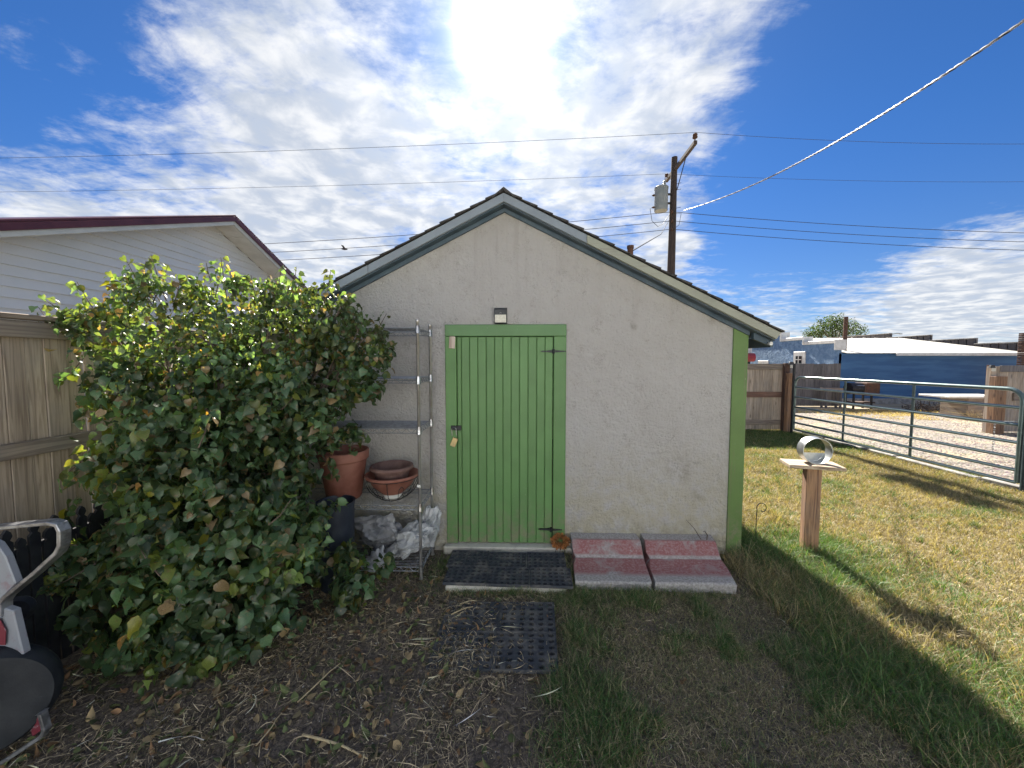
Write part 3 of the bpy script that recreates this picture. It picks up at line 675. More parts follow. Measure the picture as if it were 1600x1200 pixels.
# large terracotta pot
tc_ = atY(536, 690, 3.13)
px_c, py_c = tc_.x, 3.13
rt = atY(578, 705, 3.13).x - px_c; hz_ = atY(535, 700, 3.0).z
pt = thing('flower_pot', 'large terracotta flower pot with a thick rim on the wire shelf', 'flower pot', (px_c, py_c, Z4))
H = .40; MB().lathe([(0, .0), (.128, 0), (.14, .02), (.183, .315), (.188, .318), (.190, .325), (.2, .332), (.205, .395), (.2, .402), (.188, .402), (.183, .39), (.165, .30), (.12, .03), (0, .03)], (px_c, py_c, Z4), 40).build('pot_body', 'terracotta', pt, smooth=True)
# bowl in its wire holder with the brown pot inside
bc = atY(612, 740, 3.10); bx_, by_ = bc.x, 3.12; RB = .222
bw = thing('planter_bowl', 'terracotta bowl planter sitting in a black scrolled wire holder', 'planter', (bx_, by_, Z4))
MB().lathe([(0, .05), (.085, .05), (.16, .12), (.196, .185), (.20, .188), (.215, .19), (.221, .20), (.218, .212), (.205, .214), (.195, .205), (.15, .12), (.08, .065), (0, .065)], (bx_, by_, Z4), 40).build('bowl', 'terracotta', bw, smooth=True)
wb = MB()
ring = lambda r, z, n=28: [(bx_ + r * math.cos(2 * math.pi * i / n), by_ + r * math.sin(2 * math.pi * i / n), Z4 + z) for i in range(n + 1)]
wb.tube(ring(.212, .186), .0035, 5, cap=False); wb.tube(ring(.085, .006), .0035, 5, cap=False)
for k in range(12):
    a = 2 * math.pi * k / 12 + .13
    def pp(r, z, da=0): return (bx_ + r * math.cos(a + da), by_ + r * math.sin(a + da), Z4 + z)
    if k % 3 == 0: wb.tube([pp(.214, .186), pp(.205, .12), pp(.17, .06), pp(.12, .02), pp(.085, .006)], .0035, 5)
    else: wb.tube([pp(.212, .150), pp(.209, .13, .09), pp(.19, .09, .10), pp(.14, .035, .03), pp(.10, .012, 0), pp(.14, .035, -.03), pp(.19, .09, -.10), pp(.209, .13, -.09), pp(.212, .150)], .0026, 5)
wb.build('wire_holder', 'black', bw, smooth=True)
MB().lathe([(.0, .018), (.075, .018), (.08, .049), (0, .049)], (bx_, by_, Z4), 20).build('saucer', 'white', bw, smooth=True)
MB().box(atY(640, 0, by_ - .2).x, atY(646, 0, by_ - .2).x, by_ - .193, by_ - .190, Z4 + .155, Z4 + .175).build('price_sticker', 'white', bw)
ip = thing('flower_pot', 'smaller dark brown pot with a rolled rim nested in the terracotta bowl', 'flower pot', (bx_ - .005, by_, Z4 + .08))
MB().lathe([(0, .0), (.10, 0), (.115, .01), (.143, .135), (.15, .15), (.172, .158), (.178, .172), (.172, .188), (.155, .192), (.143, .18), (.128, .12), (.10, .03), (0, .03)], (bx_ - .012, by_ + .02, Z4 + .085), 36).build('pot_body', 'brownpot', ip, smooth=True)
# tall dark bin on the ground
bcx = atY(524, 785, 2.86)
bn = thing('plastic_tub', 'tall dark blue black plastic tub on the ground under the shrub edge', 'bucket', (bcx.x, 2.86, 0))
tz = atY(524, 783, 2.86).z
MB().lathe([(0, 0), (.118, 0), (.122, .01), (.136, tz - .03), (.142, tz - .028), (.145, tz), (.136, tz), (.130, tz - .02), (.115, .03), (0, .03)], (bcx.x, 2.86, 0), 36).build('tub_body', 'darkpot', bn, smooth=True)
# crumpled bags on the lowest shelf
def bagmesh(name, label, c, sx, sy, sz, seed, mat='bag', rot=0, tilt=0):
    import bmesh
    from mathutils import noise as mn
    bm = bmesh.new(); bmesh.ops.create_icosphere(bm, subdivisions=5, radius=1)
    q = Matrix.Rotation(R(rot), 3, 'Z') @ Matrix.Rotation(R(tilt), 3, 'Y'); rr = random.Random(seed)
    # sheet-like facets: every vertex is drawn toward the nearest of a few dozen crease points
    seeds = [Vector((rr.gauss(0, 1), rr.gauss(0, 1), rr.gauss(0, 1))).normalized() for _ in range(110)]; amp = [rr.choice((rr.uniform(.58, .8), rr.uniform(.85, 1.2))) for _ in seeds]
    for v in bm.verts:
        p = v.co.copy(); ds_ = sorted(((p - a).length, k) for k, a in enumerate(seeds))[:3]
        wsum = sum(1 / (d + .03) ** 1.3 for d, k in ds_); a = sum(amp[k] / (d + .03) ** 1.3 for d, k in ds_) / wsum
        a += mn.noise(p * 5 + Vector((seed, 0, 0))) * .06 + abs(mn.noise(p * 3 + Vector((0, seed, 0)))) * -.22
        big = .16 * mn.noise(p * 1.2 + Vector((seed * 2, 1, 0)))
        p = p * (a + big); p.z = max(p.z, -.5)
        v.co = q @ Vector((p.x * sx, p.y * sy, p.z * sz))
    zmin = min(v.co.z for v in bm.verts)
    for v in bm.verts: v.co.z -= zmin
    me = bpy.data.meshes.new(name); bm.to_mesh(me); bm.free(); me.materials.append(MAT[mat])
    for pl_ in me.polygons: pl_.use_smooth = True
    o = bpy.data.objects.new(name, me); COL.objects.link(o); o.location = c; WL[o.name] = Vector(c)
    o.modifiers.new('e', 'EDGE_SPLIT').split_angle = R(38)
    return tag(o, label, 'bag')
zb_ = .11
g1 = atY(645, 850, 3.12); g2 = atY(585, 850, 3.2); g3 = atY(668, 830, 3.26)
bagmesh('plastic_bag', 'crumpled white plastic bag sagging over the front of the lowest shelf', (g1.x + .0, 3.13, zb_ + .0), .22, .15, .12, 1, 'bag', 18, -24)
bagmesh('plastic_bag', 'grey crumpled plastic bag at the back of the lowest shelf', (g2.x + .03, 3.24, zb_), .26, .13, .19, 5, 'bag_grey', -10, 12)
bagmesh('plastic_bag', 'white crumpled bag standing by the rear right shelf post', (g3.x - .01, 3.27, zb_), .11, .10, .24, 9, 'bag', 30, 20)
g4 = atY(585, 905, 2.93)
bagmesh('plastic_bag', 'torn white plastic bag half covered by the low shrub leaves', (g4.x, 3.0, .03), .10, .07, .14, 13, 'bag', 0, 30)

# ------------------------------------------------------------------ left fences
FX = -3.0
def paling_fence_left():
    t = thing('board_fence', 'tall weathered board fence left of the shrub with grey rails', 'fence', (FX, 3.5, 0))
    ztop = atX(0, 492, FX).z
    y = 1.2; i = 0
    while y < 7.6:
        wd = random.choice([.092, .10, .108, .125]); dx = random.uniform(-.006, .006) - (.018 if i % 5 == 2 else 0)
        BX('picket', 'oldwood', t, FX - .02 + dx, FX - .002 + dx, y, y + wd - .003, -.05, ztop - .02 + random.uniform(-.004, .004), .003); y += wd; i += 1
    def rail(za, zb, dep, mat='oldwood_h'):
        for (a, b) in ((1.2, 2.88), (2.885, 5.3), (5.305, 7.6)): BX('rail', mat, t, FX + .004, FX + dep, a, b, za, zb, .004)
    zr = atX(0, 697, FX + .04).z; zr2 = atX(0, 722, FX + .04).z
    rail(zr2, zr, .042); rail(ztop - .125, ztop - .03, .042); rail(.32, .41, .042)
    for (a, b) in ((1.2, 2.6), (2.605, 5.0), (5.005, 7.6)): BX('cap_rail', 'oldwood_h', t, FX - .045, FX + .05, a, b, ztop - .016, ztop + .014, .004)
    for y in (2.9, 5.32): BX('fence_post', 'oldwood', t, FX + .046, FX + .135, y, y + .09, -.1, ztop - .02, .005)
paling_fence_left()
def edging():
    PX = -2.72
    t = thing('picket_edging', 'low black plastic picket edging with pointed tops before the board fence', 'fence', (PX, 2.4, 0))
    y = 1.35; i = 0
    me = {}
    for tall in (0, 1):
        h = .885 if tall else .82; hw = .024; b = MB()
        b.prism([(0, -hw, 0), (0, hw, 0), (0, hw, h - .075), (0, hw * .45, h - .06), (0, hw * .9, h - .04), (0, hw * .7, h - .018), (0, 0, h), (0, -hw * .7, h - .018), (0, -hw * .9, h - .04), (0, -hw * .45, h - .06), (0, -hw, h - .075)], (.016, 0, 0))
        m = bpy.data.meshes.new('edging_picket'); m.from_pydata([tuple(v) for v in b.v], [], b.f); m.materials.append(MAT['blackplastic']); me[tall] = m
    while y < 3.4:
        o = bpy.data.objects.new('picket', me[i % 2]); COL.objects.link(o); o.parent = t; o.location = Vector((PX, y, -.02)) - WL[t.name]; o.rotation_euler = (R(random.uniform(-1.2, 1.2)), 0, 0); y += .058; i += 1
    for z in (.14, .70): BX('edging_rail', 'blackplastic', t, PX - .014, PX - .002, 1.3, 3.42, z, z + .04, .002)
edging()

# ------------------------------------------------------------------ neighbour's house
def house():
    XB, XW = -4.6, -4.95
    pk = atX(366, 337, XB); fa = atX(461, 436, XB); ne = atX(0, 330, XB)
    sl = ((pk.z - fa.z) / (fa.y - pk.y) + (pk.z - ne.z) / (pk.y - ne.y)) / 2
    t = thing('neighbour_house', 'pale lap sided house gable with a maroon metal roof behind the fence', 'house', (XW, pk.y, 0))
    Y0, Y1 = pk.y - 5.6, pk.y + 3.0
    y_near = max(Y0, .6)
    def top(y): return pk.z - sl * abs(y - pk.y)
    w_ = MB(); w_.add([(XW - .03, Y0 + .3, 0), (XW - .03, Y1 - .3, 0), (XW - .03, Y1 - .3, top(Y1 - .3) - .16), (XW - .03, pk.y, pk.z - .16), (XW - .03, Y0 + .3, top(Y0 + .3) - .16)], [(0, 1, 2, 3, 4)])
    w_.add([(XW - .03, Y1 - .3, 0), (XW - 8, Y1 - .3, 0), (XW - 8, Y1 - .3, top(Y1) - .1), (XW - .03, Y1 - .3, top(Y1) - .1)], [(0, 1, 2, 3)])
    w_.build('wall', 'siding', t)
    ex = .1045; z = .9
    while z < pk.z - .2:
        def lim(zq):
            dy = (pk.z - .15 - zq) / sl; return max(pk.y - dy, Y0 + .3), min(pk.y + dy, Y1 - .3)
        a0, b0 = lim(z); a1, b1 = lim(z + ex)
        if b0 - a0 > .1:
            if a1 >= b1: a1 = b1 = pk.y
            b = MB(); b.add([(XW + .010, a0, z), (XW + .010, b0, z), (XW - .012, b1, z + ex), (XW - .012, a1, z + ex), (XW - .02, a0, z), (XW - .02, b0, z), (XW - .02, b1, z + ex), (XW - .02, a1, z + ex)], [(0, 1, 2, 3), (5, 4, 7, 6), (4, 5, 1, 0)])
            b.build('siding_board', 'siding', t)
        z += ex
    for s, Ye in ((-1, Y0), (1, Y1)):
        yp = pk.y
        def strip(name, mat, x0, x1, da, db, bev=.004):
            MB().prism([(x0, yp, pk.z - da), (x0, Ye, top(Ye) - da), (x0, Ye, top(Ye) - db), (x0, yp, pk.z - db)], (x1 - x0, 0, 0)).build(name, mat, t, bev=bev)
        strip('roof', 'maroon', XW - 8, XB + .02, -.015, .012)
        strip('roof_edge_trim', 'maroon', XB + .0, XB + .024, .014, .088)
        strip('rake_fascia', 'fascia', XB - .025, XB - .002, .07, .145)
        # soffit panels
        n = 22
        for k in range(n):
            ya = yp + (Ye - yp) * k / n; yb = yp + (Ye - yp) * (k + 1) / n - .004 * s
            MB().prism([(XW + .004, ya, top(ya) - .150), (XW + .004, yb, top(yb) - .150), (XB - .027, yb, top(yb) - .150), (XB - .027, ya, top(ya) - .150)], (0, 0, .008)).build('soffit_panel', 'soffitpanel', t)
house()

# ------------------------------------------------------------------ old wheeled cart at the left edge
def cart():
    d = 1.62
    P_ = lambda px, py, dd=d: atD(px, py, dd)
    c = P_(0, 1100); t = thing('garden_cart', 'old scuffed garden cart with bent metal frame, red decal and black wheel', 'cart', (c.x - .1, c.y, 0))
    def flat(name, pts, wdt, mat='alu'):
        b = MB(); pts = [Vector(p) for p in pts]; vs = []
        for i, p in enumerate(pts):
            tg_ = (pts[min(i + 1, len(pts) - 1)] - pts[max(i - 1, 0)]).normalized(); side = Vector((0, 1, 0)) - tg_ * tg_.y; side.normalize(); nn = tg_.cross(side)
            for a, c2 in ((-1, -1), (1, -1), (1, 1), (-1, 1)): vs.append(p + side * wdt * .5 * a + nn * .0085 * c2)
        fs = [(i * 4 + j, i * 4 + (j + 1) % 4, i * 4 + 4 + (j + 1) % 4, i * 4 + 4 + j) for i in range(len(pts) - 1) for j in range(4)] + [(0, 1, 2, 3), tuple(range(len(vs) - 4, len(vs)))[::-1]]
        b.add(vs, fs); return b.build(name, mat, t, bev=.003)
    flat('frame_bar', [P_(-60, 834), P_(-10, 824), P_(40, 819), P_(82, 815), P_(95, 818), P_(100, 828), P_(100, 850), P_(94, 862), P_(60, 893), P_(15, 930), P_(8, 940), P_(8, 960)], .045)
    b = MB(); pl_ = [P_(-70, 820), P_(-6, 850), P_(8, 870), P_(24, 912), P_(10, 928), P_(-70, 990)]; b.prism(pl_, (0, .03, 0)); b.build('side_plate', 'panelwhite', t, bev=.004)
    b = MB(); pl_ = [P_(-60, 940, 1.61), P_(4, 950, 1.61), P_(20, 955, 1.61), P_(36, 1022, 1.61), P_(30, 1034, 1.61), P_(-60, 1034, 1.61)]; b.prism(pl_, (0, .03, 0)); b.build('side_plate', 'panelwhite', t, bev=.004)
    b = MB(); b.prism([P_(-60, 965, 1.60), P_(-2, 965, 1.60), P_(9, 985, 1.60), P_(8, 1008, 1.60), P_(-60, 1005, 1.60)], (0, .002, 0)); b.build('red_decal', 'dullred', t)
    wc = P_(-24, 1098, 1.56); ax = Vector((.70, -.70, .05)).normalized()
    b = MB(); prof = [(0, -.05), (.10, -.055), (.15, -.065), (.20, -.06), (.218, -.035), (.224, 0), (.218, .035), (.20, .06), (.15, .065), (.10, .055), (0, .05)]
    wh = b.lathe(prof, wc, 48, axis=ax).build('wheel', 'tyre', t, smooth=True)
    MB().lathe([(0, -.075), (.03, -.074), (.035, -.058), (.06, -.056), (.062, -.04), (0, .03)], wc, 32, axis=ax).build('rim', 'blackplastic', wh, smooth=True)
    dk = MB(); pc = P_(22, 950, 1.75); dk.lathe([(0, -.03), (.05, -.03), (.062, 0), (.05, .03), (0, .03)], P_(28, 952, 1.78), 24, axis=(.5, -.8, .1)); dk.build('hub_cover', 'blackplastic', t, smooth=True)
    flat('foot_bar', [P_(66, 1112, 1.60), P_(73, 1138, 1.60), P_(68, 1148, 1.60), P_(-10, 1200, 1.56), P_(-60, 1232, 1.54)], .03)
    b = MB(); b.prism([P_(46, 1140, 1.61), P_(60, 1118, 1.61), P_(66, 1140, 1.61), P_(50, 1152, 1.61)], (0, .02, 0)); b.build('foot_bracket', 'dullred', t, bev=.003)
cart()

# ------------------------------------------------------------------ yard: post with ring, hook, fence, gate
def post():
    c = atZ(1265, 866); a = thing('sundial_post', 'square cedar post with a board top standing in the sunny grass', 'post', (c.x, c.y, 0))
    wdt = .115; zt = atD(1268, 726, c.y).z; rot = Matrix.Rotation(R(-14), 3, 'Z')
    BX('post_timber', 'cedar', a, c.x - wdt / 2, c.x + wdt / 2, c.y - .03, c.y + .062, -.1, zt, .005, rot)
    # splits in the timber face
    BX('top_board', 'boardtop', a, c.x - .215, c.x + .205, c.y - .10, c.y + .14, zt, zt + .03, .004, rot)
    z0 = zt + .032; r = .117
    t = thing('metal_ring', 'galvanised metal hoop standing on its edge on the board topped post', 'ring', (c.x + .01, c.y + .02, z0))
    ax = Vector((-.17, -.98, 0)).normalized(); cc = Vector((c.x + .015, c.y + .02, z0 + r))
    MB().lathe([(r, -.055), (r, .055), (r - .004, .055), (r - .004, -.055), (r, -.055)], cc, 56, axis=ax).build('hoop', 'galv', t, smooth=True)
    b = MB(); s_ = Vector((ax.y, -ax.x, 0)); h0 = -r * .30; hw = math.sqrt(r * r - h0 * h0) - .005
    pts = [cc + ax * .054 + s_ * hw * math.cos(q) * (1) + Vector((0, 0, 0)) for q in (0,)]
    arc = [cc - ax * .050 + s_ * (r - .005) * math.sin(q) - Vector((0, 0, 1)) * (r - .005) * math.cos(q) for q in np.linspace(-1.25, 1.25, 18)]
    b.prism(arc, ax * -.003); b.build('end_plate', 'galv', t)
post()
hp = atZ(1181, 850)
hk = MB(); h0 = Vector((hp.x, hp.y, 0)); zt = atD(1181, 782, hp.y).z
pts = [h0, h0 + Vector((-.005, 0, zt * .5)), h0 + Vector((-.002, 0, zt - .06))] + [h0 + Vector((.04 + .045 * math.cos(a), 0, zt - .045 + .045 * math.sin(a))) for a in np.linspace(math.pi, -.9, 12)] + [h0 + Vector((.045, 0, zt - .085)), h0 + Vector((.035, 0, zt - .07))]
hk.tube(pts, .0035, 6); tag(hk.build('shepherd_hook', 'black', None, smooth=True), 'small black curled garden hook stuck in the grass right of the shed', 'garden hook')

def right_fence():
    Y = 9.8; a = atY(1150, 668, Y); b = atY(1222, 668, Y); zt = atY(1190, 568.5, Y).z
    t = thing('board_fence', 'pale board fence with brown middle rail between shed and pipe gate', 'fence', ((a.x + b.x) / 2, Y, 0))
    x = b.x - .02; i = 0; x_end = 2.4
    while x > x_end:
        BX('picket', 'oldwood', t, x - .236, x, Y, Y + .018, .03, zt - .01, .003); x -= .243
    BX('top_rail', 'oldwood_x', t, x_end, b.x, Y - .042, Y - .002, atY(1190, 577.5, Y).z, zt, .004)
    BX('middle_rail', 'redrail', t, x_end, b.x, Y - .042, Y - .002, atY(1190, 620.5, Y).z, atY(1190, 612, Y).z, .004)
    BX('bottom_rail', 'oldwood_x', t, x_end, b.x, Y - .042, Y - .002, atY(1190, 663, Y).z, atY(1190, 655.5, Y).z, .004)
    p0, p1 = atY(1220.5, 668, Y - .08).x, atY(1228, 668, Y - .08).x
    BX('fence_post', 'brownpost', t, p0, p1, Y - .14, Y - .045, -.1, zt + .02, .005)
    l = thing('solar_light', 'small black solar light fixed on the brown fence post by the gate', 'solar light', ((p0 + p1) / 2 + .03, Y - .2, zt))
    xc = p1 + .01; MB().prism([(xc - .07, Y - .19, zt - .02), (xc + .06, Y - .19, zt - .02), (xc + .035, Y - .19, zt + .05), (xc - .05, Y - .19, zt + .05)], (0, .045, 0)).build('lamp_housing', 'blackplastic', l, bev=.004)
    BX('lamp_lens', 'lens', l, xc - .05, xc + .045, Y - .205, Y - .193, zt - .10, zt - .022, .003)
    Yg = 9.55; g0, g1_ = atY(1229, 668, Yg).x, atY(1238, 668, Yg).x
    gp = BX('gate_post', 'cedar', None, g0, g1_, Yg, Yg + .14, -.1, atY(1233, 583, Yg).z, .006)
    tag(gp, 'reddish square timber post beside the brown fence post at the gate', 'post')
    # right hand fence across the drive
    Y2 = 9.7; a2 = atY(1536, 672, Y2).x; zt2 = atY(1560, 571, Y2).z
    t2 = thing('board_fence', 'brown board fence at the right edge behind the pipe gate', 'fence', (a2 + 1.2, Y2, 0))
    x = a2 + .06
    while x < a2 + 3.2:
        wd = .215; BX('picket', 'oldwood', t2, x, x + wd, Y2, Y2 + .018, .02, zt2 - .02, .003); x += wd + .008
    BX('top_rail', 'greywood', t2, a2 + .28, a2 + 3.2, Y2 - .045, Y2 - .002, atY(1560, 581, Y2).z, zt2, .004)
    BX('middle_rail', 'oldwood_x', t2, a2 + .62, a2 + 3.2, Y2 - .045, Y2 - .002, atY(1590, 626, Y2).z, atY(1590, 614, Y2).z, .004)
    BX('steel_fence_post', 'rust', t2, a2 - .01, a2 + .035, Y2 - .03, Y2 + .02, -.1, zt2 + .01, .004)
    xx = atY(1553, 600, Y2 - .2).x; 
    q = BX('gate_post', 'cedar', None, xx, atY(1571, 600, Y2 - .2).x, Y2 - .24, Y2 - .1, -.1, atY(1560, 588, Y2 - .2).z, .006)
    tag(q, 'reddish square timber post in front of the right hand board fence', 'post')
    BX('fence_post', 'oldwood', t2, atY(1539, 600, Y2).x, atY(1548, 600, Y2).x, Y2 - .10, Y2 - .008, -.1, zt2 - .03, .005)
    l = thing('solar_light', 'small black solar light on the right hand fence above its timber post', 'solar light', (xx, Y2 - .1, zt2))
    xc = atY(1549, 575, Y2 - .1).x; MB().prism([(xc - .07, Y2 - .14, zt2 - .06), (xc + .06, Y2 - .14, zt2 - .06), (xc + .035, Y2 - .14, zt2 + .01), (xc - .05, Y2 - .14, zt2 + .01)], (0, .045, 0)).build('lamp_housing', 'blackplastic', l, bev=.004)
    BX('lamp_lens', 'lens', l, xc - .05, xc + .045, Y2 - .155, Y2 - .143, zt2 - .14, zt2 - .062, .003)
right_fence()

def gate():
    A = atZ(1241, 668, .12); Bp = atZ(1588, 757, .1)
    A = Vector((7.02, 9.35, 0)); Bq = Vector((7.02, 5.28, 0))
    # depth of each end from where the rails meet the frame
    A.x = A.y * (atY(1241, 640, 9.35).x / 9.35); Bq.x = atY(1593, 700, Bq.y).x
    t = thing('pipe_gate', 'long blue green tubular steel farm gate across the gravel drive', 'gate', ((A.x + Bq.x) / 2, (A.y + Bq.y) / 2, 0))
    L0 = (Bq - A); L0n = L0.normalized()
    z_top = (atY(1300, 588.5, 8.4).z * 0 + 1.36); nr = 8
    zA = [atY(1245, yy, A.y).z for yy in (590, 605.5, 620, 634.5, 647, 657, 667)]
    zB = [atY(1585, yy, Bq.y + .1).z for yy in (606, 635.5, 663, 692, 716, 737, 757)]
    zs = [(a + b) / 2 for a, b in zip(zA, zB)]
    print('gate', A, Bq, [round(v, 2) for v in zA], [round(v, 2) for v in zB])
    r = .026; k = .16
    top = [A + Vector((0, 0, zs[-1] - .0)), A + Vector((0, 0, zs[0] - k))] + [A + L0n * (k - k * math.cos(q)) + Vector((0, 0, zs[0] - k + k * math.sin(q))) for q in np.linspace(.3, math.pi / 2, 6)]
    top += [Bq - L0n * (k - k * math.cos(q)) + Vector((0, 0, zs[0] - k + k * math.sin(q))) for q in np.linspace(math.pi / 2, .3, 6)] + [Bq + Vector((0, 0, zs[0] - k)), Bq + Vector((0, 0, zs[-1]))]
    MB().tube(top, r + .002, 10).build('gate_frame', 'gate', t, smooth=True)
    for z in zs[1:]: MB().tube([A + L0n * .02 + Vector((0, 0, z)), Bq - L0n * .02 + Vector((0, 0, z))], r - .003, 8).build('gate_rail', 'gate', t, smooth=True)
    for f_ in (.335, .66): p = A + L0 * f_; MB().box(p.x - .006, p.x + .006, p.y - .022, p.y + .022, zs[-1] - .01, zs[0]).build('gate_upright', 'gate', t)
    pa = MB().tube([A - L0n * .06 + Vector((0, 0, -.1)), A - L0n * .06 + Vector((0, 0, atY(1241, 568, A.y).z))], .03, 10).build('steel_post', 'black', None, smooth=True); tag(pa, 'thin black steel post at the far hinge end of the pipe gate', 'post')
    for z in (zs[1], zs[5]): MB().tube([A - L0n * .06 + Vector((0, 0, z)), A + Vector((0, 0, z))], .014, 6).build('hinge_pin', 'black', t)
    pb = MB().tube([Bq + L0n * .075 + Vector((0, 0, -.15)), Bq + L0n * .075 + Vector((0, 0, zs[0] + .35))], .038, 12).build('steel_post', 'gatepost', None, smooth=True); tag(pb, 'dark round steel post at the near latch end of the pipe gate', 'post')
    ch = MB(); p = Bq - L0n * .32 + Vector((.03, 0, zs[2] + .01)); pts = [Bq + L0n * .04 + Vector((0, 0, zs[2] + .06)), Bq - L0n * .12 + Vector((-.03, 0, zs[2] + .03)), p]
    ch.tube(pts, .006, 5)
    for i in range(14): z = p.z - .02 - i * .035; c = Vector((p.x + .02, p.y, z)); ax = (1, 0, 0) if i % 2 else (0, 1, 0); ch.lathe([(.012, -.003), (.012, .003), (.007, .003), (.007, -.003), (.012, -.003)], c, 8, axis=ax)
    ch.build('chain', 'galv', t)
gate()

# ------------------------------------------------------------------ blue building and things over the drive
XC = 13.55
def blue_building():
    YF = 16.2; XC = atY(1303, 560, YF).x; XE = atY(1597, 556, YF).x
    t = thing('blue_building', 'low deep blue building with stepped light blue side wall and white roof', 'building', ((XC + XE) / 2, YF, 0))
    ze = atY(1450, 554, YF).z
    YR = 21.4; zr = atY(1330, 528.5, YR).z
    w_ = MB(); w_.add([(XC + .2, YF, -.05), (XE, YF, -.05), (XE, YF, ze + .05), (XC + .2, YF, ze + .05)], [(0, 1, 2, 3)]); w_.build('wall', 'blue', t)
    # stepped side wall, steps where the photo shows them
    def yx(px): return XC / ((ray(px, 560).x) / (ray(px, 560).y)) 
    ys = [YF, yx(1253), yx(1218), yx(1180)]
    def zy(px, py): y = yx(px); return atY(px, py, y).z
    z1, z2, z3 = zy(1300, 531), zy(1250, 526.5), zy(1200, 521.5)
    for (ya, yb, zt) in ((YF, ys[1], z1), (ys[1] + .002, ys[2], z2), (ys[2] + .002, 23.5, z3)):
        BX('side_wall', 'bluestucco', t, XC, XC + .3, ya, yb, -.05, zt - .14, .0)
        BX('coping', 'white', t, XC - .05, XC + .36, ya - .06, yb - .06, zt - .139, zt, .01)
    for (y, za, zb) in ((YF, z1 - .42, z1), (ys[1], z1 + .002, z2), (ys[2], z2 + .002, z3)): BX('step_cap', 'white', t, XC - .07, XC + .38, y - .12, y - .062, za - .14 if y > YF else za, zb, .005)
    rf = MB(); rf.add([(XC + .36, YF - .18, ze + .06), (XE + .1, YF - .18, ze + .06), (XE + .1, YR, zr), (XC + .36, YR, zr), (XC + .36, YR + 5, zr - .9), (XE + .1, YR + 5, zr - .9)], [(0, 1, 2, 3), (3, 2, 5, 4)])
    roof = rf.build('roof', 'whiteroof', t)
    x = XC + .6; k = 0
    while x < XE:
        MB().tube([(x, YF - .185, ze + .066), (x, YR, zr + .006)], .014, 4).build('roof_seam', 'whiteroof', roof); x += .62
    BX('eave_board', 'white', t, atY(1400, 556, YF - .2).x, XE + .12, YF - .24, YF - .19, ze - .05, ze + .055, .005)
    vp = atY(1319.5, 545, YF + .6); zt = atY(1319.5, 495, YF + .6).z
    MB().lathe([(0, zt), (.075, zt), (.075, ze), (0, ze)], (vp.x, YF + .6, 0), 12).build('flue_pipe', 'rust', roof, smooth=True)
    # small window in the side wall
    y0, y1 = yx(1259), yx(1241); zt = zy(1250, 549.5); zb = zt - .95
    fr_ = BX('window', 'white', t, XC - .05, XC + .02, y0, y1, zb, zt, .01)
    BX('window_pane', 'glass', fr_, XC - .065, XC - .052, y0 + .18, y1 - .18, zb + .15, zt - .2, 0)
    for z in (zt - .38, zt - .58): BX('glazing_bar', 'white', fr_, XC - .075, XC - .066, y0 + .18, y1 - .18, z, z + .03, 0)
    ym = (y0 + y1) / 2; BX('glazing_bar', 'white', fr_, XC - .077, XC - .068, ym - .02, ym + .02, zb + .15, zt - .2, 0)
    y0, y1 = yx(1202), yx(1186); zt = zy(1194, 563.5)
    BX('window_head', 'white', t, XC - .06, XC - .002, y0, y1, zt - .16, zt, .01)
    # drips and lower wall plinth
    BX('plinth', 'concrete', t, XC + .32, XE, YF - .05, YF - .003, -.05, .22, .01)
blue_building()
def parapet():
    Xp = 21.6
    yx = lambda px: Xp / (ray(px, 560).x / ray(px, 560).y)
    t = thing('parapet_wall', 'dark boarded stepped parapet wall rising behind the white roof', 'wall', (Xp, 20, 0))
    runs = [(1601, 1521, 534, 537.5), (1521, 1450.5, 528.5, 532), (1450.5, 1388, 523.5, 527.5), (1388, 1262, 526.0, 526.5)]
    for (a, b, pa, pb) in runs:
        ya, yb = yx(a), yx(b); zt = (atY(a, pa, ya).z + atY(b, pb, yb).z) / 2
        n = max(3, int((yb - ya) / .30)); st_ = (yb - ya) / n
        for k in range(n):
            BX('parapet_board', 'greywood', t, Xp, Xp + .06, ya + st_ * k + .02, ya + st_ * (k + 1) - .02, .5, zt - .04 + random.uniform(-.01, .01), 0)
        BX('parapet_cap', 'concrete', t, Xp - .04, Xp + .16, ya, yb, zt - .03, zt + .02, .005)
        BX('parapet_core', 'greywood', t, Xp + .065, Xp + .15, ya, yb, 0, zt - .035, 0)
parapet()
bc_ = atY(1598, 533, 15.2)
ch_ = thing('brick_chimney', 'brown brick stack at the far right edge over the parapet', 'chimney', (bc_.x + .1, 15.4, 0))
xx = atY(1597, 533, 15.0).x
for r_ in range(0, 42):
    BX('brick_course', 'rust', ch_, xx + (r_ % 2) * .004, xx + .6, 15.0, 15.12, r_ * .0675 - .02, r_ * .0675 + .038, .004)
def grey_fence():
    Y = 15.1; a, b = atY(1237, 600, Y).x, atY(1312.5, 600, Y).x; zt = atY(1280, 568, Y).z
    t = thing('board_fence', 'dark grey weathered board fence in front of the light blue wall', 'fence', ((a + b) / 2, Y, 0))
    x = b
    while x > a - 1.2:
        wd = .137; BX('picket', 'greywood', t, x - wd, x, Y, Y + .02, .02, zt - .01 + random.uniform(-.012, .012), .0); x -= wd + .006
    BX('rail', 'greywood', t, a - 1.2, b, Y + .022, Y + .06, .4, .49); BX('rail', 'greywood', t, a - 1.2, b, Y + .022, Y + .06, 1.2, 1.29)
grey_fence()
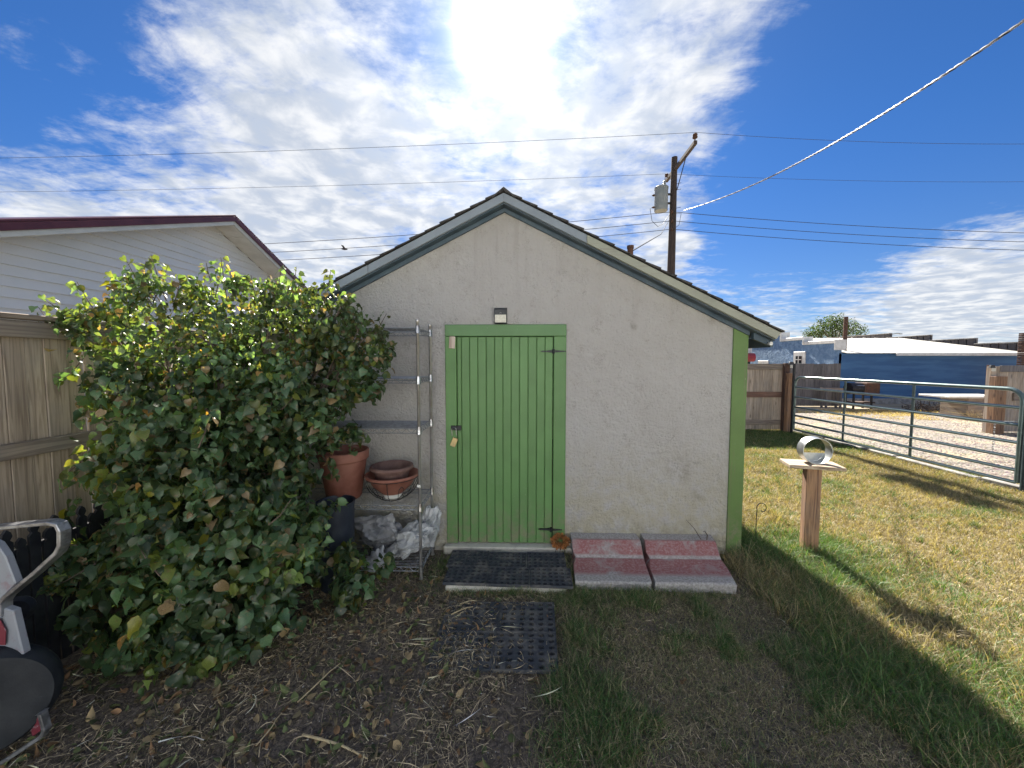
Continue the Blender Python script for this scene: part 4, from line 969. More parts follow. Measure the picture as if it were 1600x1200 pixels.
def bench():
    Y = 14.7; x0, x1 = atY(1284, 610, Y).x, atY(1311, 610, Y).x; z = atY(1300, 606, Y).z
    t = thing('workbench', 'plain grey timber bench in front of the dark grey fence', 'bench', ((x0 + x1) / 2, Y, 0))
    BX('bench_top', 'oldwood_x', t, x0, x1, Y - .2, Y + .1, z - .08, z, .005)
    for x in (x0 + .03, x1 - .08):
        for y in (Y - .18, Y + .03): BX('leg', 'greywood', t, x, x + .06, y, y + .05, 0, z - .082, 0)
bench()
def smoker():
    Y = 14.5; x0 = atY(1325, 600, Y).x; x1 = atY(1366, 600, Y).x; xm = atY(1344, 600, Y).x; zt = atY(1340, 598, Y).z; zb = atY(1340, 616, Y).z
    t = thing('barbecue_smoker', 'black barrel barbecue with a brown cabinet against the blue wall', 'barbecue', ((x0 + x1) / 2, Y, 0))
    r = (zt - zb) / 2; MB().lathe([(0, 0), (r, .01), (r, xm - x0), (0, xm - x0 + .01)], (x0, Y, zb + r), 24, axis=(1, 0, 0)).build('barrel', 'black', t, smooth=True)
    MB().tube([(x0 + .12, Y - r - .03, zb + r + .12), (xm - .06, Y - r - .03, zb + r + .12)], .018, 8).build('handle', 'steel', t, smooth=True)
    BX('cabinet', 'rust', t, xm + .02, x1, Y - .25, Y + .25, zb - .03, zt, .01)
    BX('shelf', 'brownpost', t, x0 + .05, x1 - .1, Y - .2, Y + .2, .22, .26, .005)
    for x in (x0 + .06, x1 - .25):
        for y in (Y - .2, Y + .15): BX('leg', 'black', t, x, x + .05, y, y + .05, 0, zb + .05, 0)
smoker()
def bin_():
    Y = 12.6; x0 = atY(1487, 640, Y).x; x1 = atY(1545, 640, Y).x; xs = atY(1455, 620, Y).x; z = atY(1500, 617, Y).z
    t = thing('timber_box', 'wooden box with a long white plank lid beyond the gate', 'box', ((x0 + x1) / 2, Y, 0))
    n = 5
    for i in range(n): BX('side_board', 'oldwood_x', t, x0, x1, Y - .45, Y - .42, i * z / n * .95, (i + 1) * z / n * .95 - .01, .003)
    for i in range(n): BX('side_board', 'oldwood_h', t, x0 - .002, x0 + .03, Y - .418, Y + .35, i * z / n * .95, (i + 1) * z / n * .95 - .01, .003)
    BX('lid', 'white', t, xs, x1 + .1, Y - .5, Y + .4, z - .06, z, .006)
bin_()
def branches():
    c = atZ(1455, 640)
    c = Vector((atY(1455, 640, 13.8).x, 13.8, 0)); b = MB()
    for i in range(70):
        p = c + Vector((rng.normal() * .45, rng.normal() * .3, abs(rng.normal()) * .07 + .02)); pts = [p]; d = Vector((rng.normal(), rng.normal() * .6, rng.normal() * .35)).normalized()
        for k in range(4): d = (d + Vector(rng.normal(size=3)) * .45).normalized(); q = pts[-1] + d * .13; q.z = max(q.z, .01); pts.append(q)
        b.tube(pts, [.02, .016, .012, .008, .005], 5)
    tag(b.build('brush_pile', 'branch', None, smooth=True), 'tangled pile of dead branches at the foot of the blue wall', 'branch pile')
branches()
def dry_shrub():
    c = Vector((atY(1520, 655, 11.6).x, 11.6, 0)); b = MB()
    for i in range(60):
        d = Vector((rng.normal() * .8, rng.normal() * .6, abs(rng.normal()) * .8 + .3)).normalized(); pts = [c]; 
        for k in range(4): d = (d + Vector(rng.normal(size=3)) * .25).normalized(); pts.append(pts[-1] + d * .09)
        b.tube(pts, [.006, .005, .004, .003, .002], 4)
    tag(b.build('dry_weed', 'straw', None), 'dry straw coloured weed standing before the timber box', 'weed')
dry_shrub()
def truck():
    Y = 21.0; xr = atY(1183.5, 540, Y - 1.35).x; z0 = atY(1175, 565, Y).z; zc = atY(1178, 556, Y).z; zt = atY(1178, 534, Y).z
    t = thing('parked_truck', 'red and white parked truck glimpsed between shed and light blue wall', 'truck', (xr - 1.2, Y, 0))
    BX('cab', 'white', t, xr - .32, xr - .02, Y - 1, Y + 1.2, zc, zt, .05)
    BX('side_mirror', 'white', t, xr - .15, xr - .07, Y - 1.15, Y - 1.03, zt - .25, zt + .18, .02)
    BX('cab_pillar', 'red', t, xr - .42, xr - .34, Y - 1, Y + 1.2, zc, zt - .25, .02)
    MB().lathe([(0, -2.2), (.2, -2.15), (.22, -2.1), (.22, -.02), (.17, .0), (0, .01)], (xr - .01, Y - 1.1, (z0 + zc) / 2 + .06), 20, axis=(1, 0, 0)).build('red_tank', 'red', t, smooth=True)
    BX('chassis', 'black', t, xr - 2.4, xr - .1, Y - 1, Y + 1.2, .6, z0 + .02, .03)
    for x in (xr - .55, xr - 2.0): MB().lathe([(0, 0), (.3, .0), (.48, .04), (.48, .26), (.3, .3), (0, .3)], (x, Y - 1.15, .48), 24, axis=(0, 1, 0)).build('wheel', 'tyre', t, smooth=True)
truck()

# ------------------------------------------------------------------ utility pole, wires
PB = atD(1048.5, 415, 14.5); PXp, PYp = PB.x, PB.y
ptop = atY(1051, 246, PYp).z
pole = thing('utility_pole', 'brown timber utility pole rising behind the shed roof', 'utility pole', (PXp, PYp, 0))
MB().tube([(PXp - .03, PYp, -.2), (PXp, PYp, 4), (PXp + .03, PYp, ptop)], [.17, .15, .105], 14).build('pole_shaft', 'polewood', pole, smooth=True)
ZA = atY(1051, 266, PYp).z
e1 = atD(1082, 222, 12.7); e2 = atD(1037, 283, 15.35)
e1.z = e2.z = (e1.z + e2.z) / 2
ca = MB(); dv = (e2 - e1).normalized(); sd_ = Vector((-dv.y, dv.x, 0)) * .055
off = Vector((.10, 0, 0))
ca.prism([e1 - sd_ + off - Vector((0, 0, .06)), e1 + sd_ + off - Vector((0, 0, .06)), e1 + sd_ + off + Vector((0, 0, .06)), e1 - sd_ + off + Vector((0, 0, .06))], e2 - e1)
ca.build('crossarm', 'polewood', pole, bev=.008)
pa_ = e1 + off + dv * .75
MB().tube([pa_ + Vector((0, 0, -.06)), Vector((PXp + .11, PYp - .1, ZA - .75))], .016, 6).build('brace', 'black', pole)
def insulator(p, s=1.0):
    MB().lathe([(0, .0), (.02, .0), (.02, .09 * s), (.075 * s, .10 * s), (.08 * s, .13 * s), (.04 * s, .15 * s), (.075 * s, .18 * s), (.07 * s, .22 * s), (.03 * s, .25 * s), (0, .26 * s)], p, 14).build('insulator', 'rust', pole, smooth=True)
insulator(e1 + off + dv * .06 + Vector((0, 0, .06))); insulator(e2 + off - dv * .05 + Vector((0, 0, .06)), .8)
# transformer can
tr = atD(1033, 312, 14.5); tzt, tzb = atY(1033, 292, tr.y).z, atY(1033, 330, tr.y).z
rT = .235
tm = MB().lathe([(0, tzt + .02), (rT * .85, tzt + .01), (rT * 1.05, tzt - .03), (rT * 1.05, tzt - .09), (rT, tzt - .10), (rT, tzb + .02), (rT * .97, tzb), (0, tzb)], (tr.x, tr.y, 0), 24).build('transformer', 'tank', pole, smooth=True)
MB().lathe([(0, 0), (.05, .0), (.06, .04), (.035, .06), (.06, .10), (.035, .13), (.05, .17), (.02, .22), (0, .24)], (tr.x + .1, tr.y - .02, tzt + .0), 10).build('bushing', 'tank', tm, smooth=True)
for z in (tzt - .32, tzt - .75): MB().lathe([(0, 0), (.03, .02), (.045, .06), (.02, .11), (0, .12)], (tr.x - rT, tr.y - .05, z), 8, axis=(-1, 0, 0)).build('bushing', 'rust', tm, smooth=True)
for z in (tzt - .3, tzb + .25): BX('mounting_bracket', 'black', pole, tr.x + rT - .02, PXp - .08, tr.y - .04, tr.y + .04, z, z + .06, .004)
MB().tube([(tr.x + .12, tr.y, tzt + .22), (tr.x + .16, tr.y + .1, tzt + .5), e2 + off + Vector((0, -.1, .1))], .012, 6).build('fuse_cutout', 'rust', pole)
for z in (tzb + .1, tzb + .75, tzt + .1): MB().tube([(PXp + .1, PYp, z), (PXp + .28, PYp - .05, z + .02)], .009, 5).build('step_bolt', 'black', pole)
# jumpers round the can
MB().tube([(tr.x - rT - .1, tr.y, tzt - .75), (tr.x - rT - .16, tr.y, tzb + .1), (tr.x - rT - .08, tr.y, tzb - .35), (tr.x - .1, tr.y, tzb - .55), (tr.x + .1, tr.y, tzb - .45), (PXp - .1, tr.y, tzb - .1)], .009, 5).build('jumper_wire', 'cable', pole, smooth=True)
MB().tube([(PXp + .1, tr.y, tzb - .1), (PXp + .28, tr.y - .1, tzb - .12), (PXp + .25, tr.y, tzb - .5), (PXp + .1, tr.y, tzb - .62)], .009, 5).build('jumper_wire', 'cable', pole, smooth=True)
def wire(name, pts3, r, mat, label, group=None, ext=0, n=24):
    # parabola through three points of the span
    a, b, c = [Vector(p) for p in pts3]; L1 = (b - a).length / ((b - a).length + (c - b).length)
    out = []
    for i in range(n + 1):
        u = -ext + (1 + 2 * ext) * i / n if ext else i / n
        l0 = (u - L1) * (u - 1) / ((0 - L1) * (0 - 1)); l1 = u * (u - 1) / (L1 * (L1 - 1)); l2 = u * (u - L1) / (1 * (1 - L1)); out.append(a * l0 + b * l1 + c * l2)
    o = MB().tube(out, r, 6).build(name, mat, None, smooth=True); return tag(o, label, 'wire', group)
GW = 'overhead wires on the utility pole'
t1 = e1 + off + Vector((0, 0, .3)); t2 = e2 + off + Vector((0, 0, .27))
def across(px0, py0, top_, px1, py1, dep0, dep1, nm, lab1, lab2, r=.0055):
    A = atD(px0, py0, dep0); B = atD(px1, py1, dep1)
    def span(P0, P1, sag, nm2, lab):
        far = P0 + (P1 - P0) * 1.55
        pts = []
        for i in range(25):
            u = i / 24 * 1.55; p = P0 + (P1 - P0) * u; p.z -= sag * u * (1 - u) * -1 * 0; p = Vector(p); p.z += -sag * 4 * (u * (1 - u) if u < 1 else u * (1 - u)); pts.append(p)
        o = MB().tube(pts, r, 5).build('overhead_wire', 'cable', None, smooth=True); tag(o, lab, 'wire', GW)
    span(top_, A, .10, nm, lab1); span(top_, B, .10, nm, lab2)
across(0, 247, t1, 1600, 225, 13.2, 12.4, 0, 'topmost thin wire running left from the utility pole', 'topmost thin wire running right from the utility pole')
across(0, 300, t2, 1600, 284, 15.8, 15.0, 0, 'second highest thin wire running left from the utility pole', 'second highest thin wire running right from the utility pole')
for i, (py, l0, r0, nl, nr_) in enumerate([(331, (413, 381), 364, 'upper', 'upper'), (345, (432, 394), 378, 'middle', 'middle'), (358, (450, 406), 391, 'lowest', 'lowest')]):
    tp = atD(1050, py, 14.35)
    across(l0[0], l0[1], tp, 1600, r0, 15.5, 14.0, 0, f'{nl} of the three low wires running left from the pole', f'{nr_} of the three low wires running right from the pole', .010)
    MB().lathe([(0, -.05), (.035, -.045), (.045, 0), (.035, .045), (0, .05)], (tp.x, tp.y, tp.z), 8).build('spool_insulator', 'rust', pole, smooth=True)
# twisted service drop toward the camera side
A = atD(1068, 329, 14.2); Bm = atD(1310, 220, 7.1); Cc = atD(1600, 32, 4.25)
def service():
    pts = []; L1 = .69
    for i in range(160):
        u = i / 159 * 1.78; l0 = (u - L1) * (u - 1) / (L1); l1 = u * (u - 1) / (L1 * (L1 - 1)); l2 = u * (u - L1) / (1 - L1)
        pts.append(A * l0 + Bm * l1 + Cc * l2)
    global CABLE_END; CABLE_END = pts[-1]; print('cable end', pts[-1])
    t = thing('service_cable', 'twisted bright and black service cable sweeping to the upper right', 'cable', A)
    for ph, mat, nm in ((0, 'bright', 'bare_strand'), (2.1, 'cable', 'insulated_strand'), (4.2, 'bright', 'bare_strand')):
        q = []
        for i in range(len(pts) * 6 - 6):
            k = i / 6; a_ = pts[int(k)].lerp(pts[int(k) + 1], k - int(k)); s = i * .34 + ph
            q.append(a_ + Vector((math.cos(s) * .009, 0, math.sin(s) * .009)))
        MB().tube(q, .0085, 5).build(nm, mat, t, smooth=True)
service()
o = MB().tube([Vector((PXp - .1, PYp, tzb - .3)), (Vector((PXp - .1, PYp, tzb - .3)) + STUB) / 2 + Vector((0, 0, -.18)), STUB], .009, 5).build('overhead_wire', 'cable', None, smooth=True); tag(o, 'thin slanting wire from the pole down to the roof vent pipe', 'wire')
def bird():
    c = atD(538, 389, 12.0); t = MB()
    t.lathe([(0, -.11), (.012, -.10), (.03, -.04), (.036, .02), (.026, .06), (.022, .075), (.020, .09), (.004, .11), (0, .115)], c, 10, axis=(.95, -.1, -.1))
    t.add([c + Vector((-.02, -.02, .01)), c + Vector((.05, -.02, .01)), c + Vector((.03, -.12, .07)), c + Vector((-.03, -.16, .08))], [(0, 1, 2, 3)]); t.add([c + Vector((-.02, .02, .01)), c + Vector((.05, .02, .01)), c + Vector((.03, .12, .05)), c + Vector((-.03, .16, .05))], [(0, 1, 2, 3)])
    tag(t.build('bird', 'birdgrey', None), 'tiny dark bird flying just above the low wires left of the shed', 'bird')
bird()
# street lamp far behind the parapet
b = MB(); lp = atD(1383, 540, 60)
b.tube([(lp.x, lp.y, 0), (lp.x, lp.y, atD(1383, 527, 60).z), atD(1390, 523, 60), atD(1400, 521, 60), atD(1406, 521.5, 60)], .07, 6)
b.lathe([(0, 0), (.25, .03), (.2, .12), (0, .2)], atD(1407, 522.5, 60), 8)
tag(b.build('street_lamp', 'tank', None), 'thin far street lamp arm showing above the dark parapet', 'street lamp')
# tree behind the blue building
def far_tree():
    d = 42; base = atD(1303, 540, d); t = thing('leafy_tree', 'leafy green tree crown showing above the blue building roof', 'tree', (base.x, base.y, 0))
    b = MB(); top = atD(1303, 512, d); b.tube([(base.x, base.y, 0), (base.x, base.y, 2.6), (base.x + .1, base.y, 4)], [.35, .26, .2], 10)
    lobes = [(1272, 519, 1.0), (1285, 514, 1.1), (1300, 506, 1.35), (1318, 508, 1.2), (1335, 514, .9), (1347, 521, .6), (1292, 523, 1.6), (1318, 523, 1.6), (1264, 524, .5), (1308, 500, .8)]
    vs = []; cs = []
    for (px, py, r) in lobes:
        c = atD(px, py, d); b.tube([(base.x, base.y, 2.6), (Vector((base.x, base.y, 3.4)) + c) / 2, c], [.12, .08, .03], 6)
        n = int(420 * r * r) + 40; p = rng.normal(size=(n, 3)); p /= np.linalg.norm(p, axis=1)[:, None]; p *= (rng.random((n, 1)) ** .45) * r * np.array([[1, 1, .75]]); p += np.array(c)
        p += .22 * np.sin(p[:, [1, 2, 0]] * 4.3)
        u = rng.normal(size=(n, 3)); u /= np.linalg.norm(u, axis=1)[:, None]; w2 = np.cross(u, rng.normal(size=(n, 3))); w2 /= np.linalg.norm(w2, axis=1)[:, None]; s = rng.uniform(.05, .12, (n, 1))
        q = np.stack([p - u * s, p + w2 * s * .5, p + u * s, p - w2 * s * .5], 1); vs.append(q.reshape(-1, 3)); col = np.array([.05, .085, .03]) * rng.uniform(.6, 1.5, (n, 1)); cs.append(np.repeat(col, 4, 0))
    b.build('trunk', 'branch', t)
    v = np.concatenate(vs); o = npmesh('crown', v - np.array(base) * [1, 1, 0], np.arange(len(v)), np.full(len(v) // 4, 4), 'grass', np.concatenate(cs)); o.parent = t
far_tree()

# house implied by the cable, unseen behind the camera, added for its bounced light
def main_house():
    YH = -5.4; x0, x1, zt = -5.5, 9.5, 4.9
    t = thing('main_house', 'unseen pale lap sided house behind the camera where the service cable ends', 'house', (2, YH, 0))
    BX('wall', 'housepale', t, x0, x1, YH - .2, YH - .03, .35, zt, 0)
    BX('foundation', 'concrete', t, x0 - .02, x1 + .02, YH - .22, YH + .01, -.1, .35, .01)
    wins = [(-3.6, -2.4, 1.1, 2.3), (5.4, 6.8, 1.1, 2.3), (-3.2, -2.2, 3.4, 4.4), (1.4, 2.4, 3.4, 4.4), (5.8, 6.8, 3.4, 4.4)]
    z = .36
    while z < zt - .05:
        b = MB(); xs = [x0]
        for (a, c2, za, zb) in sorted(wins + [(1.2, 2.25, .3, 2.45)]):
            if za - .1 < z < zb: xs += [a, c2]
        xs.append(x1)
        for a, c2 in zip(xs[::2], xs[1::2]):
            if c2 - a > .05: b.add([(a, YH + .008, z), (c2, YH + .008, z), (c2, YH - .012, z + .118), (a, YH - .012, z + .118), (a, YH - .028, z), (c2, YH - .028, z)], [(1, 0, 3, 2), (0, 1, 5, 4)])
        b.build('siding_course', 'housepale', t); z += .118
    for (a, c2, za, zb) in wins:
        f_ = BX('window', 'white', t, a, c2, YH - .028, YH + .03, za, zb, .006); BX('pane', 'glass', f_, a + .07, c2 - .07, YH + .031, YH + .036, za + .07, zb - .07, 0)
        BX('glazing_bar', 'white', f_, a + .07, c2 - .07, YH + .037, YH + .045, (za + zb) / 2 - .02, (za + zb) / 2 + .02, 0)
    d_ = BX('door', 'white', t, 1.2, 2.25, YH - .028, YH + .02, .3, 2.45, .006); BX('door_panel', 'white', d_, 1.35, 2.1, YH + .021, YH + .03, 1.4, 2.3, .004)
    BX('door_step', 'concrete', t, 1.0, 2.45, YH + .02, YH + .8, -.1, .28, .01)
    MB().prism([(x0 - .4, YH + .45, zt - .12), (x0 - .4, YH - 4, zt + 1.9), (x0 - .4, YH - 4, zt + 2.0), (x0 - .4, YH + .45, zt)], (x1 - x0 + .8, 0, 0)).build('roof', 'shingle', t)
    BX('eave_board', 'fascia', t, x0 - .4, x1 + .4, YH + .452, YH + .48, zt - .14, zt + .01, .004)
    e = Vector(CABLE_END); MB().tube([(e.x, YH + .03, zt - .8), (e.x, YH + .03, zt - .2)], .03, 8).build('service_mast', 'galv', t)
main_house()

# ------------------------------------------------------------------ the big shrub
def leaf_template():
    rows = [(0, .06), (.06, .31), (.22, .46), (.47, .45), (.70, .30), (.87, .12), (1.04, .0)]
    v = []
    for (t_, hw) in rows:
        droop = -.26 * t_ * t_
        x = t_ + (-.09 if t_ == .06 else 0)
        v += [(x, -hw, .26 * hw + droop), (t_, 0, droop), (x, hw, .26 * hw + droop)]
    f = []
    for i in range(len(rows) - 1):
        a = i * 3; f += [(a, a + 1, a + 4, a + 3), (a + 1, a + 2, a + 5, a + 4)]
    return np.array(v), np.array(f)
LT, LF = leaf_template()
def leaf_cols(n):
    base = np.array([.060, .106, .050]); c = base[None] * rng.uniform(.5, 1.9, (n, 1)) + rng.uniform(-.006, .006, (n, 3))
    u = rng.random(n)
    c[u < .13] = np.array([.13, .16, .035]) * rng.uniform(.7, 1.3, ((u < .13).sum(), 1))
    c[u < .055] = np.array([.25, .18, .10]) * rng.uniform(.5, 1.4, ((u < .055).sum(), 1))
    return c.clip(.008, .6)
def shrub():
    root = atZ(330, 990); root = Vector((-2.05, 2.55, 0))
    t = thing('lilac_shrub', 'large dense green shrub with browning heart shaped leaves left of the shelf rack', 'shrub', root)
    lob = [(125, 500, 2.5, .12), (170, 530, 2.5, .20), (205, 470, 2.55, .12), (190, 600, 2.5, .20), (250, 515, 2.6, .29), (335, 515, 2.75, .30), (420, 520, 2.85, .31), (480, 500, 2.9, .20), (225, 450, 2.55, .09), (300, 455, 2.65, .09), (385, 455, 2.8, .11), (440, 462, 2.85, .10),
           (505, 500, 2.85, .26), (565, 530, 2.8, .19), (590, 545, 2.78, .11), (575, 565, 2.75, .15), (530, 560, 2.8, .25), (490, 590, 2.75, .28), (575, 612, 2.72, .075), (525, 625, 2.7, .11),
           (232, 655, 2.45, .29), (330, 620, 2.6, .46), (430, 620, 2.7, .38), (478, 655, 2.65, .14), (208, 742, 2.4, .22), (300, 740, 2.45, .44), (390, 740, 2.5, .36), (450, 725, 2.55, .18),
           (228, 830, 2.35, .25), (310, 850, 2.35, .40), (410, 840, 2.4, .36), (462, 830, 2.45, .18), (150, 865, 2.3, .10), (110, 880, 2.2, .08), (85, 905, 2.15, .06), (200, 930, 2.25, .26), (300, 950, 2.2, .30), (395, 930, 2.25, .25),
           (455, 905, 2.35, .18), (210, 1010, 2.15, .14), (290, 1020, 2.1, .17), (345, 1000, 2.15, .18), (565, 890, 2.62, .11), (550, 915, 2.6, .12), (590, 885, 2.66, .08), (545, 870, 2.62, .09), (515, 690, 2.85, .06), (548, 675, 2.95, .06)]
    extra = [(px * .96 + 12, py + 4, d + .34, r * .9) for (px, py, d, r) in lob if r > .3]
    Pn = []; Nn = []
    for (px, py, d, r) in lob + extra:
        c = np.array(atD(px, py, d)); n = int(7000 * r * r) + 45
        u = rng.normal(size=(n, 3)); u /= np.linalg.norm(u, axis=1)[:, None]
        rr = r * (.55 + .5 * rng.random((n, 1)) ** .6); rr *= (1 + .34 * np.sin(u[:, [0]] * 8 + px) * np.cos(u[:, [2]] * 7 + py) + .12 * np.sin(u[:, [2]] * 17 + px))
        p = c + u * rr * np.array([1, .85, 1.0]); ok = p[:, 2] > .03
        # open pockets, as the real crown has
        g = np.sin(p[:, 0] * 11 + 1.3) * np.sin(p[:, 1] * 9) * np.sin(p[:, 2] * 12 + .7); ok &= (g < .16) | (rng.random(n) < .16)
        Pn.append(p[ok]); Nn.append(u[ok])
    # loose shoots with paired leaves
    twl = []
    shoots = [((260, 470), (236, 398), 2.6), ((355, 470), (345, 402), 2.72), ((430, 470), (440, 416), 2.8), ((95, 520), (60, 480), 2.45), ((310, 700), (330, 640), 2.1), ((250, 900), (215, 850), 2.0), ((420, 820), (455, 780), 2.15), ((215, 460), (228, 408), 2.55), ((270, 480), (283, 428), 2.6), ((365, 470), (360, 425), 2.75), ((345, 440), (378, 440), 2.75), ((410, 480), (418, 432), 2.8), ((440, 480), (455, 440), 2.8), ((465, 470), (497, 448), 2.85), ((330, 440), (322, 410), 2.7), ((250, 470), (215, 420), 2.6), ((490, 500), (470, 440), 2.85), ((180, 480), (172, 425), 2.5), ((560, 520), (548, 480), 2.8), ((440, 640), (470, 600), 2.5), ((240, 480), (195, 402), 2.55), ((335, 470), (346, 412), 2.75), ((150, 510), (66, 466), 2.5), ((160, 500), (120, 440), 2.5), ((455, 470), (463, 418), 2.85), ((505, 480), (517, 422), 2.88), ((525, 495), (546, 458), 2.85), ((572, 540), (604, 490), 2.78),
              ((590, 560), (610, 545), 2.78), ((130, 560), (92, 596), 2.45), ((150, 690), (105, 740), 2.4), ((240, 470), (262, 415), 2.6), ((150, 880), (55, 925), 2.15), ((170, 850), (105, 850), 2.25), ((300, 470), (290, 430), 2.7), ((400, 465), (392, 430), 2.8), ((430, 470), (425, 440), 2.8), ((480, 660), (560, 700), 2.75), ((480, 690), (575, 690), 2.85), ((490, 670), (520, 745), 2.85)]
    for (a, b, d) in shoots:
        A_ = atD(*a, d); B_ = atD(*b, d - .03); m = (A_ + B_) / 2 + Vector((0, 0, -.02)); twl.append(MB().tube([A_, m, B_], [.004, .003, .0018], 5))
        k = 13
        for i in range(k):
            u = .25 + .75 * i / (k - 1); p = A_.lerp(B_, u); s = Vector(rng.normal(size=3)); s = (s - (B_ - A_).normalized() * s.dot((B_ - A_).normalized())).normalized()
            Pn.append(np.array([p + s * .022])); Nn.append(np.array([s + (B_ - A_).normalized() * .5]))
    P_ = np.concatenate(Pn); U = np.concatenate(Nn); n = len(P_)
    # leaf frames: blade points out and hangs down
    dirn = U * np.array([1, 1, .35]) * .75 + rng.normal(size=(n, 3)) * .55; dirn[:, 2] -= .7; dirn /= np.linalg.norm(dirn, axis=1)[:, None]
    nor = U * .8 + rng.normal(size=(n, 3)) * .6; nor[:, 2] += .35
    side = np.cross(nor, dirn); side /= np.linalg.norm(side, axis=1)[:, None]; nor = np.cross(dirn, side)
    size = rng.uniform(.030, .068, n) * np.where(P_[:, 2] > 1.7, .85, 1.0) * np.interp(P_[:, 2], [.3, .9, 1.5, 2.1], [1.22, 1.08, .98, .88])
    cols = leaf_cols(n)
    cl = fbm(P_[:, 0] * 1.0 + P_[:, 1] * .6, P_[:, 2] + P_[:, 1] * .4, 5.5); cols *= np.interp(cl, [.3, .7], [.6, 1.5])[:, None]; yl = (fbm(P_[:, 0] + 20, P_[:, 2], 4.0) > .60) & (rng.random(n) < .5); cols[yl] = cols[yl] * np.array([1.7, 1.35, .8])
    cols[:, :2] += (P_[:, 2:3] > 1.85) * np.array([[.03, .014]]) * rng.random((n, 1))  # top leaves warmed: backlight put into the leaf colour
    # nearest, outermost leaves that face the yard become leaves of their own
    toC = np.array(CAM) - P_; dist = np.linalg.norm(toC, axis=1); face = (U * toC / dist[:, None]).sum(1)
    score = dist - .5 * face + rng.random(n) * .25
    sel = np.argsort(score)[:300]; mask = np.zeros(n, bool); mask[sel] = True
    vs = P_[:, None] + (LT[None, :, 0:1] * dirn[:, None] + LT[None, :, 1:2] * side[:, None] + LT[None, :, 2:3] * nor[:, None] * rng.uniform(.3, 2.8, (n, 1, 1)) + rng.normal(size=(n, len(LT), 3)) * .035) * size[:, None, None]
    r_ = ~mask; m = r_.sum(); v = vs[r_].reshape(-1, 3) - np.array(root); f = (LF[None] + (np.arange(m) * len(LT))[:, None, None]).ravel()
    o = npmesh('foliage', v, f, np.full(m * len(LF), 4), 'leaf', np.repeat(cols[r_], len(LT), 0), 'stuff', smooth=True); o.parent = t
    var = []
    vc = leaf_cols(14)
    for i in range(14):
        b = bpy.data.meshes.new('leaf'); q = LT.copy(); q[:, 2] *= rng.uniform(.5, 2.4); q[:, 2] += .05 * np.sin(q[:, 0] * 5 + i) * (q[:, 1] + .3)
        b.from_pydata(q.tolist(), [], LF.tolist()); b.materials.append(MAT['leaf']); a = b.color_attributes.new('tint', 'FLOAT_COLOR', 'POINT')
        cc = np.ones((len(q), 4), np.float32); cc[:, :3] = vc[i]; a.data.foreach_set('color', cc.ravel()); b.polygons.foreach_set('use_smooth', [True] * len(b.polygons)); var.append(b)
    for i in sel:
        l = bpy.data.objects.new('leaf', var[int(rng.integers(14))]); COL.objects.link(l); l.parent = t
        Mx = Matrix(np.stack([dirn[i], side[i], nor[i]], 1).tolist()).to_4x4(); Mx = Matrix.Translation(Vector(P_[i]) - root) @ Mx @ Matrix.Scale(float(size[i]), 4); l.matrix_local = Mx
    # stems from the ground up into each mass
    stl = []; bases = [root + Vector((random.uniform(-.18, .18), random.uniform(-.14, .14), 0)) for _ in range(9)]
    for k, (px, py, d, r) in enumerate(lob):
        if px > 535 and py > 860: continue
        c = atD(px, py, d + .05); b0 = bases[k % 9]; m1 = b0.lerp(c, .35) + Vector((random.uniform(-.1, .1), random.uniform(-.05, .1), .15)); m2 = b0.lerp(c, .7) + Vector((random.uniform(-.08, .08), 0, .08))
        if r > .15:
            st_ = MB(); stl.append(st_); st_.tube([b0, m1, m2, c], [.018, .013, .009, .004], 6)
            for j in range(5):
                e = c + Vector(rng.normal(size=3)).normalized() * r * .9; s0 = m2.lerp(c, random.random()); st_.tube([s0, s0.lerp(e, .5) + Vector((0, 0, .03)), e], [.006, .004, .002], 4)
    for q in stl: q.build('stem', 'branch', t, smooth=True)
    for q in twl: q.build('twig', 'branch', t, smooth=True)
    print('leaves', n)
shrub()

# ------------------------------------------------------------------ grass, straw and leaf litter
def blades(name, x, y, h, wd, lean, col, label, mat='grass', seg=3, cat='grass', z0=None):
    n = len(x); a = rng.random(n) * 6.283; dx, dy = np.cos(a), np.sin(a); b = rng.random(n) * 6.283; bx, by = np.cos(b), np.sin(b)
    z = gz(x, y) - .004 if z0 is None else z0; rows = []
    ts = [0, .5, 1.0] if seg == 3 else [0, .35, .7, 1.0]
    for t_ in ts:
        hh = h * t_; off = lean * h * t_ ** 1.8; zc = hh * np.sqrt(np.clip(1 - (lean * t_) ** 2 * .55, .04, 1)); w_ = wd * (1 - t_ * .85) * .5
        cx, cy = x + dx * off, y + dy * off
        if t_ < 1: rows += [np.stack([cx - bx * w_, cy - by * w_, z + zc], 1), np.stack([cx + bx * w_, cy + by * w_, z + zc], 1)]
        else: rows.append(np.stack([cx, cy, z + zc], 1))
    k = len(rows); v = np.stack(rows, 1).reshape(-1, 3); base = (np.arange(n) * k)[:, None]
    quads = [[2 * i, 2 * i + 1, 2 * i + 3, 2 * i + 2] for i in range(len(ts) - 2)]; tri = [k - 3, k - 2, k - 1]
    flat = np.concatenate([np.array(sum(quads, []))[None] + base, np.array(tri)[None] + base], 1).ravel(); lt = np.tile([4] * len(quads) + [3], n)
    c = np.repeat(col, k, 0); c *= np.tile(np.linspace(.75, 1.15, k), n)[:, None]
    o = npmesh(name, v, flat, lt, mat, c.clip(0, 1), 'stuff'); tag(o, label, cat); return o
